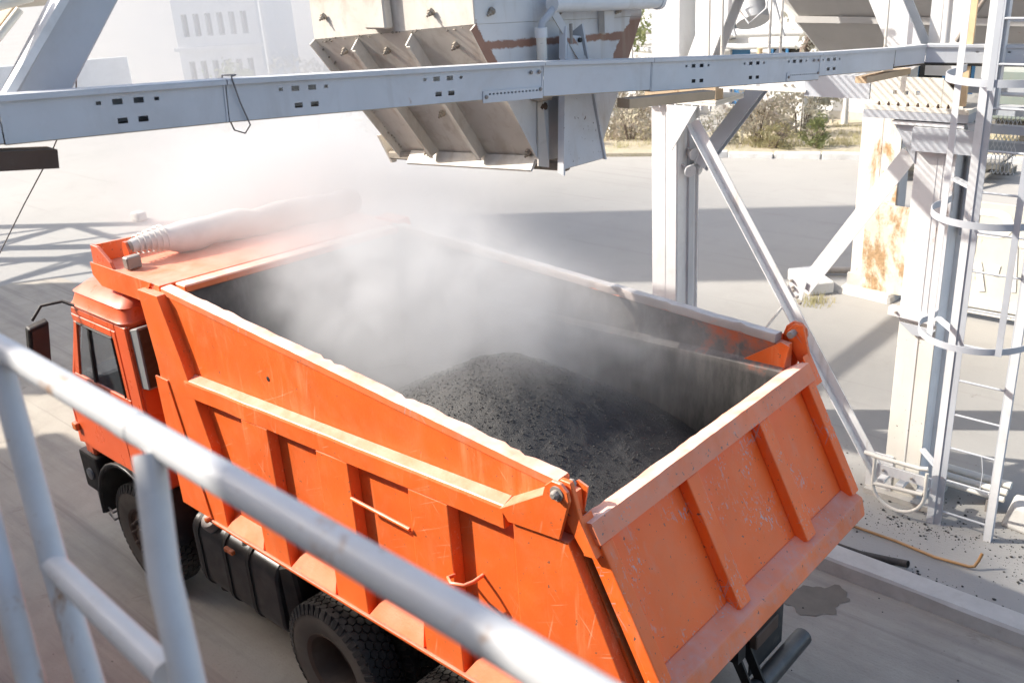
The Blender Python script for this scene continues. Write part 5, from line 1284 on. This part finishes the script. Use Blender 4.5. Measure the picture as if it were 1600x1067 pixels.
b = tag(MB().loft([(-.64,-4.70,.0),(-1.30,-4.75,.0),(-1.34,-4.28,.0),(-.66,-4.38,.0)],[(-.70,-4.64,.25),(-1.28,-4.70,.27),(-1.30,-4.34,.24),(-.73,-4.42,.23)]).build('concrete_block', m_conc, bevel=.03, seg=2), 'broken concrete block at the right edge beside the ladder foot', 'block')
b = tag(MB().beam((4.15,-9.95,.10),(3.50,-9.40,.10),.42,.20).build('concrete_block', m_whitewash, bevel=.02), 'white painted block lying behind the crossed braces', 'block')
tag(MB().tube([(4.2,-10.15,.08),(3.3,-10.65,.09),(2.2,-11.1,.08)], .055, 12).build('fallen_pipe', m_steel, smooth=50), 'grey pipe lying on the ground behind the white block', 'pipe')
rp = [(2.2,-3.50,.02),(1.2,-3.52,.025),(.53,-3.525,.03),(0,-3.52,.03),(-.37,-3.48,.03),(-.66,-3.515,.03),(-.70,-3.53,.04),(-.72,-3.565,.09),(-.735,-3.59,.16)]
tag(MB().tube(rp, .014, 8).build('bent_rod', m_rustrod, smooth=60), 'rusty rod with an upturned end lying beyond the kerb', 'rod')
hs_ = [(1.6,-3.2,.03),(1.0,-3.14,.04),(.476,-3.10,.04),(.17,-3.11,.04),(-.09,-3.17,.045),(-.20,-3.18,.06),(-.245,-3.175,.07)]
tag(MB().tube(hs_, .034, 12, cap=False).build('hose', m_rubber, smooth=60), 'black rubber hose end lying along the kerb', 'hose')
# rusty second column with panel, lettered board
c3 = thing('steel_column', (3.0,-9.9,0), 'distant white column with rust streaks standing on a broken concrete foot', 'column', 'white steel columns of the loading frame')
MB().box(2.90,3.22,-9.82,-9.80,.05,4.4).build('flange', m_rust, c3)
MB().box(2.90,2.93,-10.15,-9.821,.05,4.4).build('web', m_blue, c3)
MB().box(2.62,2.898,-9.83,-9.805,.05,4.4).build('flange', m_rust, c3)
MB().box(2.60,2.62,-10.15,-9.831,.05,4.4).build('web', m_blue, c3)
MB().loft([(3.35,-9.6,-.02),(2.45,-9.5,-.02),(2.4,-10.2,-.02),(3.35,-10.2,-.02)],[(3.28,-9.66,.13),(2.50,-9.58,.10),(2.45,-10.2,.12),(3.3,-10.2,.13)]).build('foot', m_conc, c3, bevel=.03)
MB().box(2.95,3.25,-9.798,-9.75,.08,.32).build('base_plate', m_conc, c3)
tag(MB().box(2.0,3.03,-9.76,-9.74,.10,1.48).build('rusty_panel', m_panel), 'rust stained sheet leaning against the distant white column', 'sheet')
lb = thing('lettered_board', (1.0,-9.6,0), 'peeling board with big white painted letters seen through the ladder', 'sign board')
MB().box(-1.6,1.72,-9.66,-9.60,.28,1.72).build('board', m_board, lb)
MB().box(-1.6,1.74,-9.68,-9.55,.20,.277).build('bottom_rail', m_cream, lb)
MB().box(-1.6,1.74,-9.64,-9.56,.10,.16).build('bottom_rail', m_cream, lb)
for x in (1.6,.1,-1.4): MB().box(x-.05,x+.05,-9.72,-9.662,0,1.7).build('post', m_steel, lb)
# letter with a round bowl, as on the photo
lt = MB(); o_, i_ = [], []
for k in range(15):
    a = PI*(.5-k/14)
    o_.append((1.12-.22*math.cos(a)*1.0, 1.44+.20*math.sin(a))); i_.append((1.14-.10*math.cos(a), 1.46+.08*math.sin(a)))
o_ = [(1.56,1.64)]+o_+[(1.56,1.24)]; i_ = [(1.36,1.54)]+i_+[(1.36,1.38)]
m = len(o_); lt.add([(x,-9.594,z) for x,z in o_]+[(x,-9.594,z) for x,z in i_], [(k,k+1,m+k+1,m+k) for k in range(m-1)])
lt.add([(1.56,-9.592,1.64),(1.36,-9.592,1.54),(1.36,-9.592,.98),(1.56,-9.592,.98)],[(0,1,2,3)])
lt.build('letter', m_letter, lb)
def stroke(pts, w=.09):
    mb = MB()
    for i, (a, b) in enumerate(zip(pts[:-1], pts[1:])): mb.beam((a[0],-9.591+.0015*i,a[1]),(b[0],-9.591+.0015*i,b[1]),w,.004,(0,1,0))
    return mb.build('letter', m_letter, lb)
stroke([(1.50,.86),(1.36,.80),(1.28,.78),(1.20,.44)]); stroke([(1.30,.86),(1.26,.74)]); stroke([(1.04,.86),(1.06,.70)]); 
stroke([(.86,1.18),(.80,.50)]); stroke([(.80,1.20),(.56,1.20),(.50,.9)]); stroke([(.50,1.55),(.30,1.2),(.2,.7)])
# boards stacked in the yard near the garden
sb = thing('board_stack', (5.6,-17.2,0), 'low slatted stack of dark boards behind the rusty column', 'boards')
for k in range(3):
    MB().prism([(6.6-.25*k,-18.2+.5*k,.02+.16*k),(3.4,-19.1+.5*k,.02+.16*k),(3.4,-18.7+.5*k,.02+.16*k),(6.5-.25*k,-17.8+.5*k,.02+.16*k)],(0,0,.14)).build('board', m_board_wood, sb)
for x in (6.0,4.8,3.7): MB().beam((x,-16.9,.02),(x-.3,-18.9,.56),.10,.06).build('bearer', m_board_wood, sb)
# grey silo bottom and chute high behind the frame
sl = thing('silo', (1.6,-9,4), 'big grey silo bottom with a flanged seam filling the upper right', 'silo')
sp = [(-1.2,-6.6),(3.05,-7.2),(4.6,-9.8),(4.4,-12),(-1.2,-12)]
MB().loft([(x*.95+.05,y-.42,3.94) for x,y in sp],[(x,y,4.32) for x,y in sp]).build('lower_skirt', m_silo, sl)
MB().loft([(x*1.01,y+.03 if y > -8 else y,4.325) for x,y in sp],[(x*1.01,y+.03 if y > -8 else y,4.40) for x,y in sp]).build('seam_flange', m_silo, sl)
MB().loft([(x,y,4.402) for x,y in sp],[(x+(.9 if x > 0 else 0),y+2.3,7.0) for x,y in sp]).build('hopper_shell', m_silo, sl)
MB().beam((2.45,-7.12,4.41),(3.2,-6.9,5.6),.03,.05).build('seam', m_silo, sl)
ch = thing('chute_pipe', (3.1,-6,4.4), 'short slanting grey chute pipe left of the silo', 'chute')
MB().tube([(3.4,-6.3,5.4),(3.02,-6.0,4.46)], .17, 18).build('pipe', m_flap, ch, smooth=50)
MB().tube([(3.05,-6.02,4.53),(3.01,-5.99,4.44)], .19, 18).build('collar', m_flap, ch, smooth=50)
MB().tube([(3.2,-5.8,5.4),(3.15,-5.75,4.7),(2.9,-5.7,4.45),(2.75,-5.8,4.6),(2.7,-5.9,5.3)], .012, 7).build('cable', m_flap, ch, smooth=60)
for x in (3.35,2.75): MB().tube([(x+.25,-5.9,5.5),(x-.2,-5.85,4.3)], .018, 8).build('guide_bar', m_white, ch, smooth=60)

# ------------------------------------------------------------------ foreground: platform with handrail
HR = thing('handrail', (-1.4,3.79,3.74), 'pale grey tubular handrail crossing the lower left foreground, worn and spotted with rust', 'railing')
pts = [(.9,3.765,4.80),(-.1,3.765,4.795),(-.877,3.765,4.787),(-1.399,3.765,4.775),(-1.762,3.765,4.766),(-2.011,3.765,4.761),(-2.2,3.765,4.753),(-2.75,3.765,4.74)]
MB().tube(pts, .0232, 20).build('top_rail', m_rail, HR, smooth=60)
MB().tube([(-1.30,3.765,4.777),(-1.34,3.765,4.776)], .0243, 20).build('weld_collar', m_rail, HR, smooth=60)
for p in ([(-1.40,3.785,4.765),(-1.47,3.833,4.62),(-1.58,3.88,4.48),(-1.72,3.89,4.2),(-1.8,3.89,3.75)],
          [(-.855,3.775,4.77),(-1.029,3.832,4.448),(-1.17,3.872,4.27),(-1.32,3.90,4.0),(-1.4,3.90,3.75)],
          [(-.55,3.75,4.76),(-.75,3.83,4.66),(-.95,3.89,4.53),(-1.1,3.94,4.27),(-1.25,3.97,4.0)],):
    MB().tube(p, .0225, 18).build('post', m_rail, HR, smooth=60)
MB().tube([(-1.02,3.833,4.447),(-1.27,3.853,4.468),(-1.50,3.872,4.492)], .0215, 18).build('mid_rail', m_rail, HR, smooth=60)
MB().tube([(.1,3.95,4.75),(-1.0,4.02,4.35),(-1.6,4.1,3.75)], .03, 14).build('brace', m_tan, HR, smooth=60)
PF = thing('platform', (0,5,3.7), 'steel viewing platform under the camera, just outside the picture', 'platform')
MB().box(-7,13.4,3.96,6.1,3.66,3.73).build('deck', m_steel, PF)
for x in (-6,0,6,13): MB().box(x-.1,x+.1,5.6,5.8,0,3.66).build('leg', m_blue, PF)

# ------------------------------------------------------------------ steam and dust
def steam(name, c, r, dens, label, seed, scale=1.6, lo=.42, hi=.72, col=(.96,.965,.97), soft=1.0, flat=0.0):
    mb = MB(); n, m = 16, 10
    vs = [(0,0,1)]+[(math.sin(PI*i/m)*math.cos(2*PI*k/n), math.sin(PI*i/m)*math.sin(2*PI*k/n), math.cos(PI*i/m)) for i in range(1,m) for k in range(n)]+[(0,0,-1)]
    fs = [(0,1+k,1+(k+1)%n) for k in range(n)]
    for i in range(m-2):
        for k in range(n): fs.append((1+i*n+k, 1+(i+1)*n+k, 1+(i+1)*n+(k+1)%n, 1+i*n+(k+1)%n))
    e = 1+(m-1)*n
    fs += [(e, 1+(m-2)*n+(k+1)%n, 1+(m-2)*n+k) for k in range(n)]
    mb.add([(c[0]+v[0]*r[0], c[1]+v[1]*r[1], c[2]+v[2]*r[2]) for v in vs], fs)
    t = NT(name+'_volume'); t.t.nodes.remove(t.b)
    tc = t.n('ShaderNodeTexCoord')
    mp = t.n('ShaderNodeMapping'); mp.inputs['Scale'].default_value = tuple(1/x for x in r); t.l(tc.outputs['Object'], mp.inputs[0])
    ln = t.n('ShaderNodeVectorMath', operation='LENGTH'); t.l(mp.outputs[0], ln.inputs[0])
    fall = t.ramp(ln.outputs['Value'], .97, .97-.9*soft)
    nz = t.n('ShaderNodeTexNoise', noise_dimensions='4D'); nz.inputs['W'].default_value = seed; nz.inputs['Scale'].default_value = scale; nz.inputs['Detail'].default_value = 5.0; nz.inputs['Roughness'].default_value = .55; nz.inputs['Distortion'].default_value = .9
    t.l(tc.outputs['Object'], nz.inputs['Vector'])
    d = t.math('MULTIPLY', t.ramp(nz.outputs['Fac'], lo, hi, flat, 1), t.math('MULTIPLY', fall, fall))
    d = t.math('MULTIPLY', d, dens)
    pv = t.n('ShaderNodeVolumePrincipled'); pv.inputs['Color'].default_value = (*col, 1); pv.inputs['Anisotropy'].default_value = .25
    t.l(d, pv.inputs['Density'])
    out = [x for x in t.t.nodes if x.type == 'OUTPUT_MATERIAL'][0]
    t.l(pv.outputs[0], out.inputs['Volume'])
    o = mb.build(name, t.m, base=c)
    return tag(o, label, 'steam', kind='stuff')
steam('steam', (2.55,-.1,2.95), (2.0,1.3,1.0), 2.6, 'grey white steam rising from the hot asphalt inside the truck body', 1.3, 2.7, .33, .70, flat=.13, col=(.91,.915,.93), soft=.5)
steam('steam', (4.5,-.7,3.35), (2.7,2.0,1.3), 1.7, 'thick white steam over the front end of the truck body and its rolled tarp', 4.1, 1.9, .31, .70, flat=.22, col=(.80,.805,.815), soft=.55)
steam('dust_cloud', (8.0,-3.4,3.9), (4.8,3.4,3.1), .60, 'white dust drifting away beyond the truck', 7.7, .9, .34, .70, flat=.25, col=(.62,.63,.655))
steam('dust_cloud', (16,-7.5,4.5), (9,6.5,5.5), .22, 'pale dust veil in front of the far white building', 9.9, .5, .33, .68, flat=.3, col=(.68,.695,.72))
steam('steam', (1.35,-.6,2.85), (1.45,.75,.8), .9, 'thin bluish steam lingering over the rear of the load by the tailgate', 2.6, 2.8, .34, .70, flat=.12, col=(.92,.93,.95), soft=.6)
